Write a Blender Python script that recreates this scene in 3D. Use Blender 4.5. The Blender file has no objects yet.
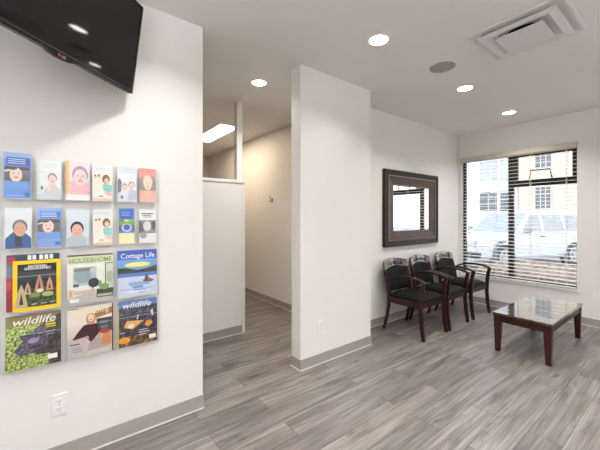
import bpy, bmesh, math, random
from mathutils import Vector, Matrix
random.seed(7)
SC = bpy.context.scene
COL = SC.collection
R = math.radians
PI = math.pi

# ------------------------------------------------------------------ materials
_MC = {}
def nodes_of(m):
    m.use_nodes = True
    return m.node_tree.nodes, m.node_tree.links
def mat(name, rgb, rough=0.5, metal=0.0, spec=0.5, coat=0.0):
    key = (name,)
    if key in _MC: return _MC[key]
    m = bpy.data.materials.new(name); n, l = nodes_of(m)
    b = n['Principled BSDF']
    b.inputs['Base Color'].default_value = (*rgb, 1)
    b.inputs['Roughness'].default_value = rough
    b.inputs['Metallic'].default_value = metal
    b.inputs['Specular IOR Level'].default_value = spec
    b.inputs['Coat Weight'].default_value = coat
    # a faint procedural variation so that nothing is perfectly flat
    tc = n.new('ShaderNodeTexCoord'); ns = n.new('ShaderNodeTexNoise'); ns.inputs['Scale'].default_value = 9
    l.new(tc.outputs['Object'], ns.inputs['Vector'])
    mx = n.new('ShaderNodeMix'); mx.data_type = 'RGBA'; mx.blend_type = 'MULTIPLY'
    mx.inputs['Factor'].default_value = 0.06
    mx.inputs['A'].default_value = (*rgb, 1)
    l.new(ns.outputs['Fac'], mx.inputs['B']); l.new(mx.outputs['Result'], b.inputs['Base Color'])
    _MC[key] = m
    return m
def s2l(c):
    return tuple((x/255/12.92 if x/255 <= 0.04045 else ((x/255+0.055)/1.055)**2.4) for x in c)
def ink(r, g, b):
    """printed paper in an sRGB colour"""
    nm = 'print_%02x%02x%02x' % (r, g, b)
    return mat(nm, s2l((r, g, b)), rough=0.35)
def noise_print(name, stops, scale=20, detail=4):
    if (name,) in _MC: return _MC[(name,)]
    m = bpy.data.materials.new(name); n, l = nodes_of(m); b = n['Principled BSDF']
    tc = n.new('ShaderNodeTexCoord'); ns = n.new('ShaderNodeTexNoise')
    ns.inputs['Scale'].default_value = scale; ns.inputs['Detail'].default_value = detail
    l.new(tc.outputs['Object'], ns.inputs['Vector'])
    cr = n.new('ShaderNodeValToRGB'); l.new(ns.outputs['Fac'], cr.inputs['Fac'])
    els = cr.color_ramp.elements
    while len(els) < len(stops): els.new(0.5)
    for e, (p, c) in zip(els, stops): e.position = p; e.color = (*s2l(c), 1)
    l.new(cr.outputs['Color'], b.inputs['Base Color']); b.inputs['Roughness'].default_value = 0.35
    _MC[(name,)] = m
    return m
def emit(name, rgb, st):
    m = bpy.data.materials.new(name); n, l = nodes_of(m); b = n['Principled BSDF']
    b.inputs['Base Color'].default_value = (*rgb, 1)
    b.inputs['Emission Color'].default_value = (*rgb, 1); b.inputs['Emission Strength'].default_value = st
    return m
def clear(name, tint, gloss, rough=0.02):
    """thin clear sheet: lets light straight through, reflects a little at grazing angles"""
    m = bpy.data.materials.new(name); n, l = nodes_of(m); n.remove(n['Principled BSDF'])
    t = n.new('ShaderNodeBsdfTransparent'); t.inputs[0].default_value = (*tint, 1)
    g = n.new('ShaderNodeBsdfGlossy'); g.inputs['Roughness'].default_value = rough
    fr = n.new('ShaderNodeLayerWeight'); fr.inputs['Blend'].default_value = 0.5
    po = n.new('ShaderNodeMath'); po.operation = 'POWER'; po.inputs[1].default_value = 7.0
    l.new(fr.outputs['Facing'], po.inputs[0])
    mu = n.new('ShaderNodeMath'); mu.operation = 'MULTIPLY_ADD'; mu.inputs[1].default_value = gloss; mu.inputs[2].default_value = 0.035*gloss
    l.new(po.outputs[0], mu.inputs[0])
    mix = n.new('ShaderNodeMixShader')
    l.new(mu.outputs[0], mix.inputs[0]); l.new(t.outputs[0], mix.inputs[1]); l.new(g.outputs[0], mix.inputs[2])
    l.new(mix.outputs[0], n['Material Output'].inputs['Surface'])
    return m

def plaster(name, rgb, bump=0.05, rough=0.6):
    m = bpy.data.materials.new(name); n, l = nodes_of(m); b = n['Principled BSDF']
    tc = n.new('ShaderNodeTexCoord')
    ns = n.new('ShaderNodeTexNoise'); ns.inputs['Scale'].default_value = 90; ns.inputs['Detail'].default_value = 3
    l.new(tc.outputs['Object'], ns.inputs['Vector'])
    bp = n.new('ShaderNodeBump'); bp.inputs['Strength'].default_value = bump; bp.inputs['Distance'].default_value = 0.003
    l.new(ns.outputs['Fac'], bp.inputs['Height']); l.new(bp.outputs[0], b.inputs['Normal'])
    n2 = n.new('ShaderNodeTexNoise'); n2.inputs['Scale'].default_value = 1.3
    l.new(tc.outputs['Object'], n2.inputs['Vector'])
    mx = n.new('ShaderNodeMix'); mx.data_type = 'RGBA'
    mx.inputs['A'].default_value = (*rgb, 1); mx.inputs['B'].default_value = (*[c*0.96 for c in rgb], 1)
    l.new(n2.outputs['Fac'], mx.inputs['Factor']); l.new(mx.outputs['Result'], b.inputs['Base Color'])
    b.inputs['Roughness'].default_value = rough; b.inputs['Specular IOR Level'].default_value = 0.3
    return m

M_WALL = plaster('wall_paint', (0.845, 0.832, 0.812))
M_CEIL = plaster('ceiling_paint', (0.88, 0.86, 0.835), 0.5, 0.8)
M_BASE = mat('vinyl_baseboard', (0.36, 0.325, 0.30), 0.4)
M_TOE = mat('baseboard_toe', (0.74, 0.71, 0.67), 0.5)
M_TRIMW = mat('white_trim', (0.84, 0.84, 0.83), 0.4)
M_TRIMC = mat('cream_valance', (0.66, 0.59, 0.49), 0.5)
M_SLAT = mat('blind_slat_white', (0.86, 0.84, 0.80), 0.4)
M_CORD = mat('blind_cord', (0.85, 0.83, 0.80), 0.7)
M_BRONZE = mat('bronze_aluminium', (0.022, 0.019, 0.017), 0.35, 0.4)
M_BLACKPL = mat('black_plastic', (0.012, 0.012, 0.014), 0.3)
M_BLACKG = mat('tv_bezel_gloss', (0.006, 0.006, 0.007), 0.12)
M_SCREEN = mat('tv_screen', (0.006, 0.0055, 0.007), 0.05, spec=0.5)
M_TVSTRIP = mat('tv_strip', (0.045, 0.042, 0.042), 0.4)
M_GREYPL = mat('grey_plastic', (0.30, 0.29, 0.28), 0.6)
M_WHPL = mat('white_plastic', (0.88, 0.88, 0.87), 0.3)
M_SLOT = mat('outlet_slot', (0.06, 0.06, 0.06), 0.6)
M_GRILLE = mat('speaker_grille', (0.40, 0.39, 0.38), 0.7)
M_DUCT = mat('duct_black', (0.010, 0.010, 0.011), 0.8)
M_DIFF = mat('diffuser_white', (0.80, 0.79, 0.77), 0.45)
M_CHROME = mat('chrome', (0.75, 0.75, 0.75), 0.15, 1.0)
M_HOOK = mat('hook_metal', (0.22, 0.20, 0.18), 0.3, 1.0)
M_MIRROR = mat('mirror_glass', (0.93, 0.93, 0.92), 0.01, 1.0)
M_FRAMEB = mat('frame_black', (0.016, 0.012, 0.011), 0.35, spec=0.25)
M_LEATHER = mat('black_leather', (0.006, 0.0075, 0.0075), 0.5, spec=0.08)
M_LAMP = emit('lamp_lens', (1.0, 0.97, 0.90), 22)
M_PANEL = emit('troffer_lens', (1.0, 0.93, 0.80), 7)
M_ACRYL = clear('clear_acrylic', (0.997, 0.998, 0.999), 0.25, 0.08)
M_ACREDGE = mat('acrylic_edge', (0.70, 0.72, 0.73), 0.2)
M_GLASS = clear('window_glass', (0.96, 0.97, 0.965), 0.8)
M_PAPER = mat('paper_white', (0.86, 0.86, 0.85), 0.5)

def wood(name, c1, c2, rough, coat, spec=0.2, crough=0.05, cior=1.5):
    m = bpy.data.materials.new(name); n, l = nodes_of(m); b = n['Principled BSDF']
    tc = n.new('ShaderNodeTexCoord'); mp = n.new('ShaderNodeMapping'); mp.inputs['Scale'].default_value = (4, 30, 30)
    ns = n.new('ShaderNodeTexNoise'); ns.inputs['Scale'].default_value = 2.5; ns.inputs['Detail'].default_value = 5
    l.new(tc.outputs['Object'], mp.inputs[0]); l.new(mp.outputs[0], ns.inputs['Vector'])
    cr = n.new('ShaderNodeValToRGB'); l.new(ns.outputs['Fac'], cr.inputs['Fac'])
    cr.color_ramp.elements[0].color = (*c1, 1); cr.color_ramp.elements[0].position = 0.3
    cr.color_ramp.elements[1].color = (*c2, 1); cr.color_ramp.elements[1].position = 0.7
    l.new(cr.outputs[0], b.inputs['Base Color']); b.inputs['Roughness'].default_value = rough
    b.inputs['Coat Weight'].default_value = coat; b.inputs['Coat Roughness'].default_value = crough; b.inputs['Coat IOR'].default_value = cior; b.inputs['Specular IOR Level'].default_value = spec
    return m
M_MAHOG = wood('mahogany', (0.016, 0.0045, 0.004), (0.034, 0.010, 0.008), 0.35, 0.12)
M_RAIL = wood('polished_rail', (0.020, 0.007, 0.005), (0.040, 0.014, 0.010), 0.3, 1.0, 0.3, 0.04, 2.2)
M_TABLE = wood('table_mahogany', (0.022, 0.006, 0.005), (0.042, 0.012, 0.009), 0.35, 0.10)
M_TOP = wood('table_top', (0.030, 0.011, 0.009), (0.052, 0.02, 0.016), 0.15, 1.0, 0.4, 0.05, 1.8)
M_BEAD = mat('frame_bead', (0.22, 0.17, 0.135), 0.3)
M_FRAMEW = wood('frame_antique', (0.045, 0.03, 0.024), (0.10, 0.072, 0.055), 0.36, 0.1)

def floor_mat():
    m = bpy.data.materials.new('vinyl_plank_floor'); n, l = nodes_of(m); b = n['Principled BSDF']
    tc = n.new('ShaderNodeTexCoord')
    def brick(c1, c2, mort, msz):
        br = n.new('ShaderNodeTexBrick'); l.new(tc.outputs['Object'], br.inputs['Vector'])
        br.offset = 0.37; br.offset_frequency = 2
        br.inputs['Scale'].default_value = 1.0
        br.inputs['Brick Width'].default_value = 1.22; br.inputs['Row Height'].default_value = 0.178
        br.inputs['Mortar Size'].default_value = msz; br.inputs['Mortar Smooth'].default_value = 0.2
        br.inputs['Color1'].default_value = (*c1, 1); br.inputs['Color2'].default_value = (*c2, 1)
        br.inputs['Mortar'].default_value = (*mort, 1)
        return br
    br = brick((0.0, 0, 0), (1, 1, 1), (0.5, 0.5, 0.5), 0.0)
    # shift the grain from plank to plank
    sc = n.new('ShaderNodeVectorMath'); sc.operation = 'SCALE'; sc.inputs['Scale'].default_value = 37.0
    l.new(br.outputs['Color'], sc.inputs[0])
    ad = n.new('ShaderNodeVectorMath'); ad.operation = 'ADD'
    l.new(tc.outputs['Object'], ad.inputs[0]); l.new(sc.outputs[0], ad.inputs[1])
    def grain(scale, s, detail, dist=0.0):
        mp = n.new('ShaderNodeMapping'); mp.inputs['Scale'].default_value = scale
        l.new(ad.outputs[0], mp.inputs[0])
        ns = n.new('ShaderNodeTexNoise'); ns.inputs['Scale'].default_value = s
        ns.inputs['Detail'].default_value = detail; ns.inputs['Distortion'].default_value = dist
        l.new(mp.outputs[0], ns.inputs['Vector']); return ns
    g1 = grain((0.62, 5.0, 1), 2.4, 9, 0.9)
    g2 = grain((1.1, 40, 1), 2.0, 6, 0.3)
    cr = n.new('ShaderNodeValToRGB'); l.new(g1.outputs['Fac'], cr.inputs['Fac'])
    e = cr.color_ramp.elements
    e[0].position = 0.28; e[0].color = (0.100, 0.083, 0.074, 1)
    e[1].position = 0.74; e[1].color = (0.27, 0.244, 0.226, 1)
    x = e.new(0.5); x.color = (0.185, 0.164, 0.150, 1)
    c2 = n.new('ShaderNodeMapRange'); c2.inputs['From Min'].default_value = 0.32; c2.inputs['From Max'].default_value = 0.68
    c2.inputs['To Min'].default_value = 0.22; c2.inputs['To Max'].default_value = 0.80
    l.new(g2.outputs['Fac'], c2.inputs['Value'])
    m1 = n.new('ShaderNodeMix'); m1.data_type = 'RGBA'; m1.blend_type = 'OVERLAY'; m1.inputs['Factor'].default_value = 0.5
    l.new(cr.outputs[0], m1.inputs['A']); l.new(c2.outputs[0], m1.inputs['B'])
    # scattered dark knots, stretched along the grain
    kn = grain((1.6, 6.5, 1), 1.5, 3, 1.2)
    kr = n.new('ShaderNodeMapRange'); kr.inputs['From Min'].default_value = 0.60; kr.inputs['From Max'].default_value = 0.74
    kr.inputs['To Min'].default_value = 1.0; kr.inputs['To Max'].default_value = 0.45
    l.new(kn.outputs['Fac'], kr.inputs['Value'])
    m2 = n.new('ShaderNodeMix'); m2.data_type = 'RGBA'; m2.blend_type = 'MULTIPLY'; m2.inputs['Factor'].default_value = 1
    l.new(m1.outputs['Result'], m2.inputs['A']); l.new(kr.outputs[0], m2.inputs['B'])
    # plank-to-plank tone
    m3 = n.new('ShaderNodeMix'); m3.data_type = 'RGBA'; m3.blend_type = 'MULTIPLY'; m3.inputs['Factor'].default_value = 1
    rr = n.new('ShaderNodeMapRange'); rr.inputs['To Min'].default_value = 0.78; rr.inputs['To Max'].default_value = 1.2
    l.new(br.outputs['Color'], rr.inputs['Value'])
    l.new(m2.outputs['Result'], m3.inputs['A']); l.new(rr.outputs[0], m3.inputs['B'])
    jt = brick((1, 1, 1), (1, 1, 1), (0.36, 0.36, 0.36), 0.002)
    m4 = n.new('ShaderNodeMix'); m4.data_type = 'RGBA'; m4.blend_type = 'MULTIPLY'; m4.inputs['Factor'].default_value = 1
    l.new(m3.outputs['Result'], m4.inputs['A']); l.new(jt.outputs['Color'], m4.inputs['B'])
    l.new(m4.outputs['Result'], b.inputs['Base Color'])
    b.inputs['Roughness'].default_value = 0.38; b.inputs['Specular IOR Level'].default_value = 0.4
    bp = n.new('ShaderNodeBump'); bp.inputs['Strength'].default_value = 0.12; bp.inputs['Distance'].default_value = 0.002
    l.new(g2.outputs['Fac'], bp.inputs['Height']); l.new(bp.outputs[0], b.inputs['Normal'])
    return m
M_FLOOR = floor_mat()

# ------------------------------------------------------------------ mesh builder
class MB:
    def __init__(s): s.v = []; s.f = []; s.m = []; s.mats = []; s.smooth = []
    def mi(s, m):
        if m not in s.mats: s.mats.append(m)
        return s.mats.index(m)
    def add(s, vs, fs, m, smooth=False, M=None):
        o = len(s.v)
        for p in vs:
            p = Vector(p)
            s.v.append(tuple(M @ p) if M else tuple(p))
        k = s.mi(m)
        for f in fs: s.f.append([i+o for i in f]); s.m.append(k); s.smooth.append(smooth)
        return s
    def box(s, x0, x1, y0, y1, z0, z1, m, M=None):
        vs = [(x, y, z) for x in (x0, x1) for y in (y0, y1) for z in (z0, z1)]
        fs = [(0, 1, 3, 2), (4, 6, 7, 5), (0, 4, 5, 1), (2, 3, 7, 6), (0, 2, 6, 4), (1, 5, 7, 3)]
        return s.add(vs, fs, m, False, M)
    def prism(s, pts, y0, y1, m, M=None):
        """polygon in x,z extruded along y"""
        k = len(pts)
        vs = [(x, y0, z) for x, z in pts] + [(x, y1, z) for x, z in pts]
        fs = [tuple(range(k)), tuple(range(2*k-1, k-1, -1))] + [(i, i+k, (i+1) % k+k, (i+1) % k) for i in range(k)]
        return s.add(vs, fs, m, False, M)
    def cyl(s, c, r, h, m, n=24, axis='Z', r2=None, smooth=True):
        r2 = r if r2 is None else r2
        vs = []
        for (rr, hh) in ((r, 0), (r2, h)):
            for i in range(n):
                a = 2*PI*i/n; p = (rr*math.cos(a), rr*math.sin(a), hh)
                if axis == 'Y': p = (p[0], p[2], p[1])
                if axis == 'X': p = (p[2], p[0], p[1])
                vs.append((c[0]+p[0], c[1]+p[1], c[2]+p[2]))
        o = len(s.v)
        s.add(vs, [(i, (i+1) % n, (i+1) % n+n, i+n) for i in range(n)], m, smooth)
        k = s.mi(m)
        s.f.append([o+i for i in range(n-1, -1, -1)]); s.m.append(k); s.smooth.append(False)
        s.f.append([o+n+i for i in range(n)]); s.m.append(k); s.smooth.append(False)
        return s
    def lathe(s, prof, m, n=32, c=(0, 0, 0), axis='Z'):
        vs = []
        for r, z in prof:
            for i in range(n):
                a = 2*PI*i/n; p = (r*math.cos(a), r*math.sin(a), z)
                if axis == 'Y': p = (p[0], p[2], p[1])
                vs.append((c[0]+p[0], c[1]+p[1], c[2]+p[2]))
        fs = [(j*n+i, j*n+(i+1) % n, (j+1)*n+(i+1) % n, (j+1)*n+i) for j in range(len(prof)-1) for i in range(n)]
        return s.add(vs, fs, m, True)
    def sweep(s, path, w, d, m, side=(1, 0, 0), smooth=False, taper=None):
        """rectangular section swept along a path; w along side, d across"""
        side = Vector(side).normalized(); k = len(path); vs = []
        for i, p in enumerate(path):
            a = Vector(path[max(0, i-1)]); b = Vector(path[min(k-1, i+1)])
            t = (b-a).normalized(); nn = t.cross(side).normalized()
            sc = 1 if taper is None else taper[i]
            for (u, v) in ((-1, -1), (1, -1), (1, 1), (-1, 1)):
                vs.append(tuple(Vector(p)+side*(u*w/2*sc)+nn*(v*d/2*sc)))
        fs = [(0, 1, 2, 3), tuple(4*(k-1)+i for i in (3, 2, 1, 0))]
        for i in range(k-1):
            for j in range(4):
                fs.append((4*i+j, 4*i+(j+1) % 4, 4*i+4+(j+1) % 4, 4*i+4+j))
        return s.add(vs, fs, m, smooth)
    def tube(s, path, r, m, n=8):
        k = len(path); vs = []; fs = []
        for i, p in enumerate(path):
            a = Vector(path[max(0, i-1)]); b = Vector(path[min(k-1, i+1)])
            t = (b-a).normalized()
            up = Vector((0, 0, 1)) if abs(t.z) < 0.9 else Vector((1, 0, 0))
            u = t.cross(up).normalized(); v = t.cross(u)
            for j in range(n):
                an = 2*PI*j/n
                vs.append(tuple(Vector(p)+u*(r*math.cos(an))+v*(r*math.sin(an))))
        for i in range(k-1):
            for j in range(n): fs.append((i*n+j, i*n+(j+1) % n, (i+1)*n+(j+1) % n, (i+1)*n+j))
        fs.append(tuple(range(n-1, -1, -1))); fs.append(tuple((k-1)*n+j for j in range(n)))
        return s.add(vs, fs, m, True)
    def text(s, body, x, z, size, m, y, width=None, align='LEFT', shear=0.0, extrude=0.0, offset=0.0, M=None):
        cu = bpy.data.curves.new('t', 'FONT'); cu.body = body; cu.size = size; cu.align_x = align
        cu.shear = shear; cu.extrude = 0; cu.offset = offset; cu.resolution_u = 3
        ob = bpy.data.objects.new('t', cu); COL.objects.link(ob)
        dg = bpy.context.evaluated_depsgraph_get(); me = bpy.data.meshes.new_from_object(ob.evaluated_get(dg))
        xs = [v.co.x for v in me.vertices]
        sx = 1.0
        if width and xs: sx = width/(max(xs)-min(xs))
        x0 = min(xs) if (align == 'LEFT' and xs) else 0
        vs = [(x+(v.co.x-x0)*sx, y, z+v.co.y) for v in me.vertices]
        s.add(vs, [tuple(p.vertices) for p in me.polygons], m, False, M)
        bpy.data.objects.remove(ob); bpy.data.curves.remove(cu); bpy.data.meshes.remove(me)
        return s
    def build(s, name, parent=None, loc=None, bevel=0, seg=2, sub=0):
        me = bpy.data.meshes.new(name); me.from_pydata(s.v, [], s.f)
        for m in s.mats: me.materials.append(m)
        for p, k, sm in zip(me.polygons, s.m, s.smooth): p.material_index = k; p.use_smooth = sm
        me.update()
        bm = bmesh.new(); bm.from_mesh(me); bmesh.ops.recalc_face_normals(bm, faces=bm.faces) if not getattr(s, 'keep', False) else None
        bm.to_mesh(me); bm.free()
        o = bpy.data.objects.new(name, me); COL.objects.link(o)
        if parent: o.parent = parent
        if loc: o.location = loc
        if bevel:
            b = o.modifiers.new('Bevel', 'BEVEL'); b.width = bevel; b.segments = seg; b.limit_method = 'ANGLE'; b.angle_limit = R(40)
        if sub:
            b = o.modifiers.new('Subdivision', 'SUBSURF'); b.levels = sub; b.render_levels = sub
        return o

def tag(o, label=None, cat=None, group=None, kind=None):
    if label: o['label'] = label
    if cat: o['category'] = cat
    if group: o['group'] = group
    if kind: o['kind'] = kind
    return o
def struct(o, label=None):
    o['kind'] = 'structure'
    if label: o['label'] = label
    return o
def empty(name, loc=(0, 0, 0), rot=(0, 0, 0)):
    o = bpy.data.objects.new(name, None); COL.objects.link(o); o.location = loc; o.rotation_euler = rot
    o.empty_display_size = 0.1
    return o
def copy_tree(o, parent=None):
    c = o.copy(); COL.objects.link(c); c.parent = parent
    for ch in [q for q in list(COL.objects) if q.parent == o]: copy_tree(ch, c)
    return c

# ------------------------------------------------------------------ room constants
CE = 2.8; YA = 2.26; XW = 5.43; YM = 2.60; XH = 2.747; XE = 0.839
X0 = -2.6; Y0 = -3.2; YE = 7.1

# ------------------------------------------------------------------ room shell
struct(MB().box(X0-0.2, XW+0.2, Y0-0.2, YE+0.2, -0.1, 0, M_FLOOR).build('floor'))
struct(MB().box(X0-0.2, XW+0.2, Y0-0.2, YE+0.2, CE, CE+0.15, M_CEIL).build('ceiling'))
struct(MB().box(X0, XE, YA, YA+0.15, 0, CE, M_WALL).build('wall_left', bevel=0.003))
b = MB().box(1.746, 2.725, YA, YA+0.14, 0, CE, M_WALL)
struct(b.build('wall_middle', bevel=0.003))
struct(MB().box(2.62, 2.725, YA+0.14, YM, 0, CE, M_WALL).build('wall_return'))
struct(MB().box(2.62, XW+0.2, YM, YM+0.15, 0, CE, M_WALL).build('wall_back'))
struct(MB().box(XH, XH+0.15, YM+0.15, YE, 0, CE, M_WALL).build('wall_hallway'))
struct(MB().box(X0, XH+0.15, YE, YE+0.15, 0, CE, M_WALL).build('wall_end'))
struct(MB().box(X0-0.15, X0, Y0-0.15, YE+0.15, 0, CE, M_WALL).build('wall_far_left'))
struct(MB().box(X0, XW+0.2, Y0-0.15, Y0, 0, CE, M_WALL).build('wall_rear'))
# window wall with its opening
WY0, WY1, WZ0, WZ1 = 1.045, 2.555, 0.44, 2.37
b = MB()
b.box(XW, XW+0.2, Y0, WY0, 0, CE, M_WALL); b.box(XW, XW+0.2, WY1, YM, 0, CE, M_WALL)
b.box(XW, XW+0.2, WY0, WY1, 0, WZ0, M_WALL); b.box(XW, XW+0.2, WY0, WY1, WZ1, CE, M_WALL)
struct(b.build('wall_right'))
# half wall in the hallway with cap, end board and post
HY = 3.44; CAPZ = 1.845
struct(MB().box(X0, 1.76, HY, HY+0.11, 0, CAPZ-0.03, M_WALL).build('wall_half_height'))
b = MB(); b.box(X0, 1.80, HY-0.012, HY+0.122, CAPZ-0.03, CAPZ+0.005, M_TRIMW)
b.box(1.76, 1.80, HY-0.006, HY+0.116, 0, CAPZ-0.03, M_TRIMW)
struct(b.build('trim_1', bevel=0.003))
struct(MB().box(1.70, 1.775, HY+0.015, HY+0.09, CAPZ+0.005, CE, M_TRIMW).build('trim_2', bevel=0.003))

# baseboards (vinyl cove with a thin paler strip at the toe)
def baseboard(name, pts):
    """pts: list of ((x0,y0),(x1,y1),(nx,ny)) runs"""
    b = MB(); t = 0.006; h = 0.098
    for (p, q, nn) in pts:
        x0, x1 = sorted((p[0], q[0])); y0, y1 = sorted((p[1], q[1]))
        def run(d, z0, z1, m):
            bx0, bx1, by0, by1 = x0, x1, y0, y1
            if nn[0] > 0: bx1 = x1+d
            if nn[0] < 0: bx0 = x0-d
            if nn[1] > 0: by1 = y1+d
            if nn[1] < 0: by0 = y0-d
            b.box(bx0, bx1, by0, by1, z0, z1, m)
        run(t, 0.008, h, M_BASE); run(t+0.006, 0.0, 0.008, M_TOE)
    return struct(b.build(name))
baseboard('baseboard_left', [((X0, YA), (XE+0.006, YA), (0, -1)), ((XE, YA), (XE, YA+0.15), (1, 0))])
baseboard('baseboard_middle', [((1.740, YA), (2.731, YA), (0, -1)), ((1.746, YA), (1.746, YA+0.14), (-1, 0)), ((2.725, YA), (2.725, YM), (1, 0))])
baseboard('baseboard_back', [((2.737, YM), (XW, YM), (0, -1))])
baseboard('baseboard_right', [((XW, Y0), (XW, YM-0.012), (-1, 0))])
baseboard('baseboard_half_wall', [((X0, HY), (1.76, HY), (0, -1))])
baseboard('baseboard_hallway', [((XH, YM+0.15), (XH, YE), (-1, 0))])
baseboard('baseboard_end', [((X0, YE), (XH-0.012, YE), (0, -1))])

# ------------------------------------------------------------------ window, glass, blind
win = struct(empty('window_1', (XW+0.1, (WY0+WY1)/2, WZ0)))
def wloc(o):
    o.location = -win.location
    return o
FX0, FX1 = 5.52, 5.57
def fy(u_y):  # measured on the wall plane -> frame plane
    return u_y*(5.545/5.43)
ML, MR = 1.805, 1.875
b = MB()
b.box(FX0, FX1, WY0, WY0+0.014, WZ0, WZ1, M_BRONZE); b.box(FX0, FX1, WY1-0.036, WY1, WZ0, WZ1, M_BRONZE)
b.box(FX0, FX1, WY0, WY1, WZ0, WZ0+0.035, M_BRONZE); b.box(FX0, FX1, WY0, WY1, WZ1-0.035, WZ1, M_BRONZE)
b.box(FX0, FX1, ML, MR, WZ0, WZ1, M_BRONZE)
b.box(FX0, FX1, WY0, ML, 1.865, 1.935, M_BRONZE)
wloc(b.build('window_frame', win))
b = MB()   # opening vent sash above the transom
b.box(FX0-0.02, FX0, WY0+0.014, ML, 1.935, 1.955, M_BRONZE); b.box(FX0-0.02, FX0, WY0+0.014, ML, WZ1-0.065, WZ1-0.035, M_BRONZE)
b.box(FX0-0.02, FX0, WY0+0.002, WY0+0.06, 1.955, WZ1-0.065, M_BRONZE); b.box(FX0-0.02, FX0, ML-0.065, ML, 1.955, WZ1-0.065, M_BRONZE)
wloc(b.build('vent_sash', win))
b = MB()
b.tube([(FX0-0.012, 1.60, 1.945), (FX0-0.03, 1.575, 2.09), (FX0-0.03, 1.35, 2.09), (FX0-0.012, 1.325, 1.945)], 0.010, M_BRONZE)
wloc(b.build('vent_handle', win))
for (a, c, z0, z1) in ((WY0+0.01, ML+0.01, WZ0+0.03, 1.87), (WY0+0.01, ML+0.01, 1.93, WZ1-0.03), (MR-0.01, WY1-0.045, WZ0+0.03, WZ1-0.03)):
    wloc(MB().box(FX0+0.02, FX0+0.026, a, c, z0, z1, M_GLASS).build('pane', win))
b = MB().box(XW-0.02, XW+0.09, WY0-0.012, WY1, WZ0-0.02, WZ0, M_TRIMW)
wloc(b.build('window_sill', win, bevel=0.003))

bl = tag(empty('window_blind', (XW+0.02, (WY0+WY1)/2, WZ1)), 'white horizontal slat blind hanging open across the whole window', 'blind')
def bloc(o): o.location = -bl.location; return o
b = MB(); b.box(XW-0.028, XW-0.012, WY0-0.008, WY1+0.02, 2.335, 2.405, M_TRIMC)
b.box(XW-0.012, XW+0.0, WY0-0.008, WY0+0.004, 2.335, 2.405, M_TRIMC)
bloc(b.build('valance', bl, bevel=0.003))
bloc(MB().box(XW+0.004, XW+0.055, WY0+0.008, WY1-0.008, WZ1-0.045, WZ1-0.003, M_SLAT).build('head_rail', bl))
b = MB(); z = WZ0+0.055; ti = R(8)
while z < WZ1-0.06:
    cx = XW+0.03
    for k in range(4):    # a gently crowned slat
        u0 = -0.025+0.0125*k; u1 = u0+0.0125
        def pt(u, dz): 
            cz = 0.003*(1-(u/0.025)**2)+dz
            return (cx+u*math.cos(ti), z+u*math.sin(ti)+cz)
        a0 = pt(u0, 0); a1 = pt(u1, 0); c1 = pt(u1, 0.003); c0 = pt(u0, 0.003)
        vs = [(p[0], y, p[1]) for y in (WY0+0.012, WY1-0.012) for p in (a0, a1, c1, c0)]
        b.add(vs, [(0, 1, 2, 3), (7, 6, 5, 4), (0, 4, 5, 1), (1, 5, 6, 2), (2, 6, 7, 3), (3, 7, 4, 0)], M_SLAT)
    z += 0.054
bloc(b.build('slats', bl))
bloc(MB().box(XW+0.008, XW+0.052, WY0+0.012, WY1-0.012, WZ0+0.008, WZ0+0.026, M_SLAT).build('bottom_rail', bl, bevel=0.003))
for y in (1.16, 1.57, 2.02, 2.43):
    b = MB()
    for dx in (0.004, 0.056): b.box(XW+dx-0.001, XW+dx+0.001, y-0.0025, y+0.0025, WZ0+0.02, WZ1-0.02, M_CORD)
    bloc(b.build('ladder_cord', bl))

# ------------------------------------------------------------------ television
n_h = Vector((math.sin(R(41.2)), -math.cos(R(41.2)), 0))
ax = Vector((math.cos(R(41.2)), math.sin(R(41.2)), 0))
tilt = R(8.5)
nrm = (n_h*math.cos(tilt) - Vector((0, 0, 1))*math.sin(tilt))
upv = (Vector((0, 0, 1))*math.cos(tilt) + n_h*math.sin(tilt))
TW, TH = 0.94, 0.530
corner = Vector((0.358, 2.176, 2.168))
tvc = corner - ax*(TW/2)
tv = tag(empty('television'), 'black flat-screen television on a swing arm high on the wall', 'television')
mt = Matrix((( ax.x, -nrm.x, upv.x, tvc.x), (ax.y, -nrm.y, upv.y, tvc.y), (ax.z, -nrm.z, upv.z, tvc.z), (0, 0, 0, 1)))
tv.matrix_world = mt     # local: x along the screen, -y out of the screen, z up; origin bottom centre
b = MB(); b.box(-TW/2, TW/2, 0, 0.028, 0, TH, M_BLACKPL); b.box(-0.30, 0.30, 0.028, 0.05, 0.06, 0.42, M_BLACKPL)
b.build('housing', tv, bevel=0.003)
b = MB()
bz = 0.012
b.box(-TW/2, TW/2, -0.006, 0, 0, bz+0.006, M_BLACKG); b.box(-TW/2, TW/2, -0.006, 0, TH-bz, TH, M_BLACKG)
b.box(-TW/2, -TW/2+bz, -0.006, 0, bz+0.006, TH-bz, M_BLACKG); b.box(TW/2-bz, TW/2, -0.006, 0, bz+0.006, TH-bz, M_BLACKG)
b.build('bezel', tv, bevel=0.001)
MB().box(-TW/2+bz, TW/2-bz, -0.003, 0, bz+0.006, TH-bz, M_SCREEN).build('screen', tv)
MB().box(-TW/2, TW/2, -0.0075, -0.006, 0.013, 0.018, M_TVSTRIP).build('trim_strip', tv)
b = MB(); pts = [(-0.085, 0.0), (0.085, 0.0), (0.055, -0.013), (0.02, -0.018), (-0.02, -0.018), (-0.055, -0.013)]
b.prism(pts, -0.008, 0.012, M_BLACKG); b.build('status_lip', tv)
b = MB(); b.cyl((-0.012, -0.0105, -0.003), 0.0085, 0.002, mat('logo_red', (0.20, 0.008, 0.03), 0.4), 20, 'Y')
M_LOGO = mat('logo_white', (0.8, 0.78, 0.78), 0.4)
b.text('LG', 0.0, -0.010, 0.018, M_LOGO, -0.0112, width=0.019)
b.text('L', -0.0155, -0.006, 0.009, M_LOGO, -0.0112)
b.build('logo', tv)
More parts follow.
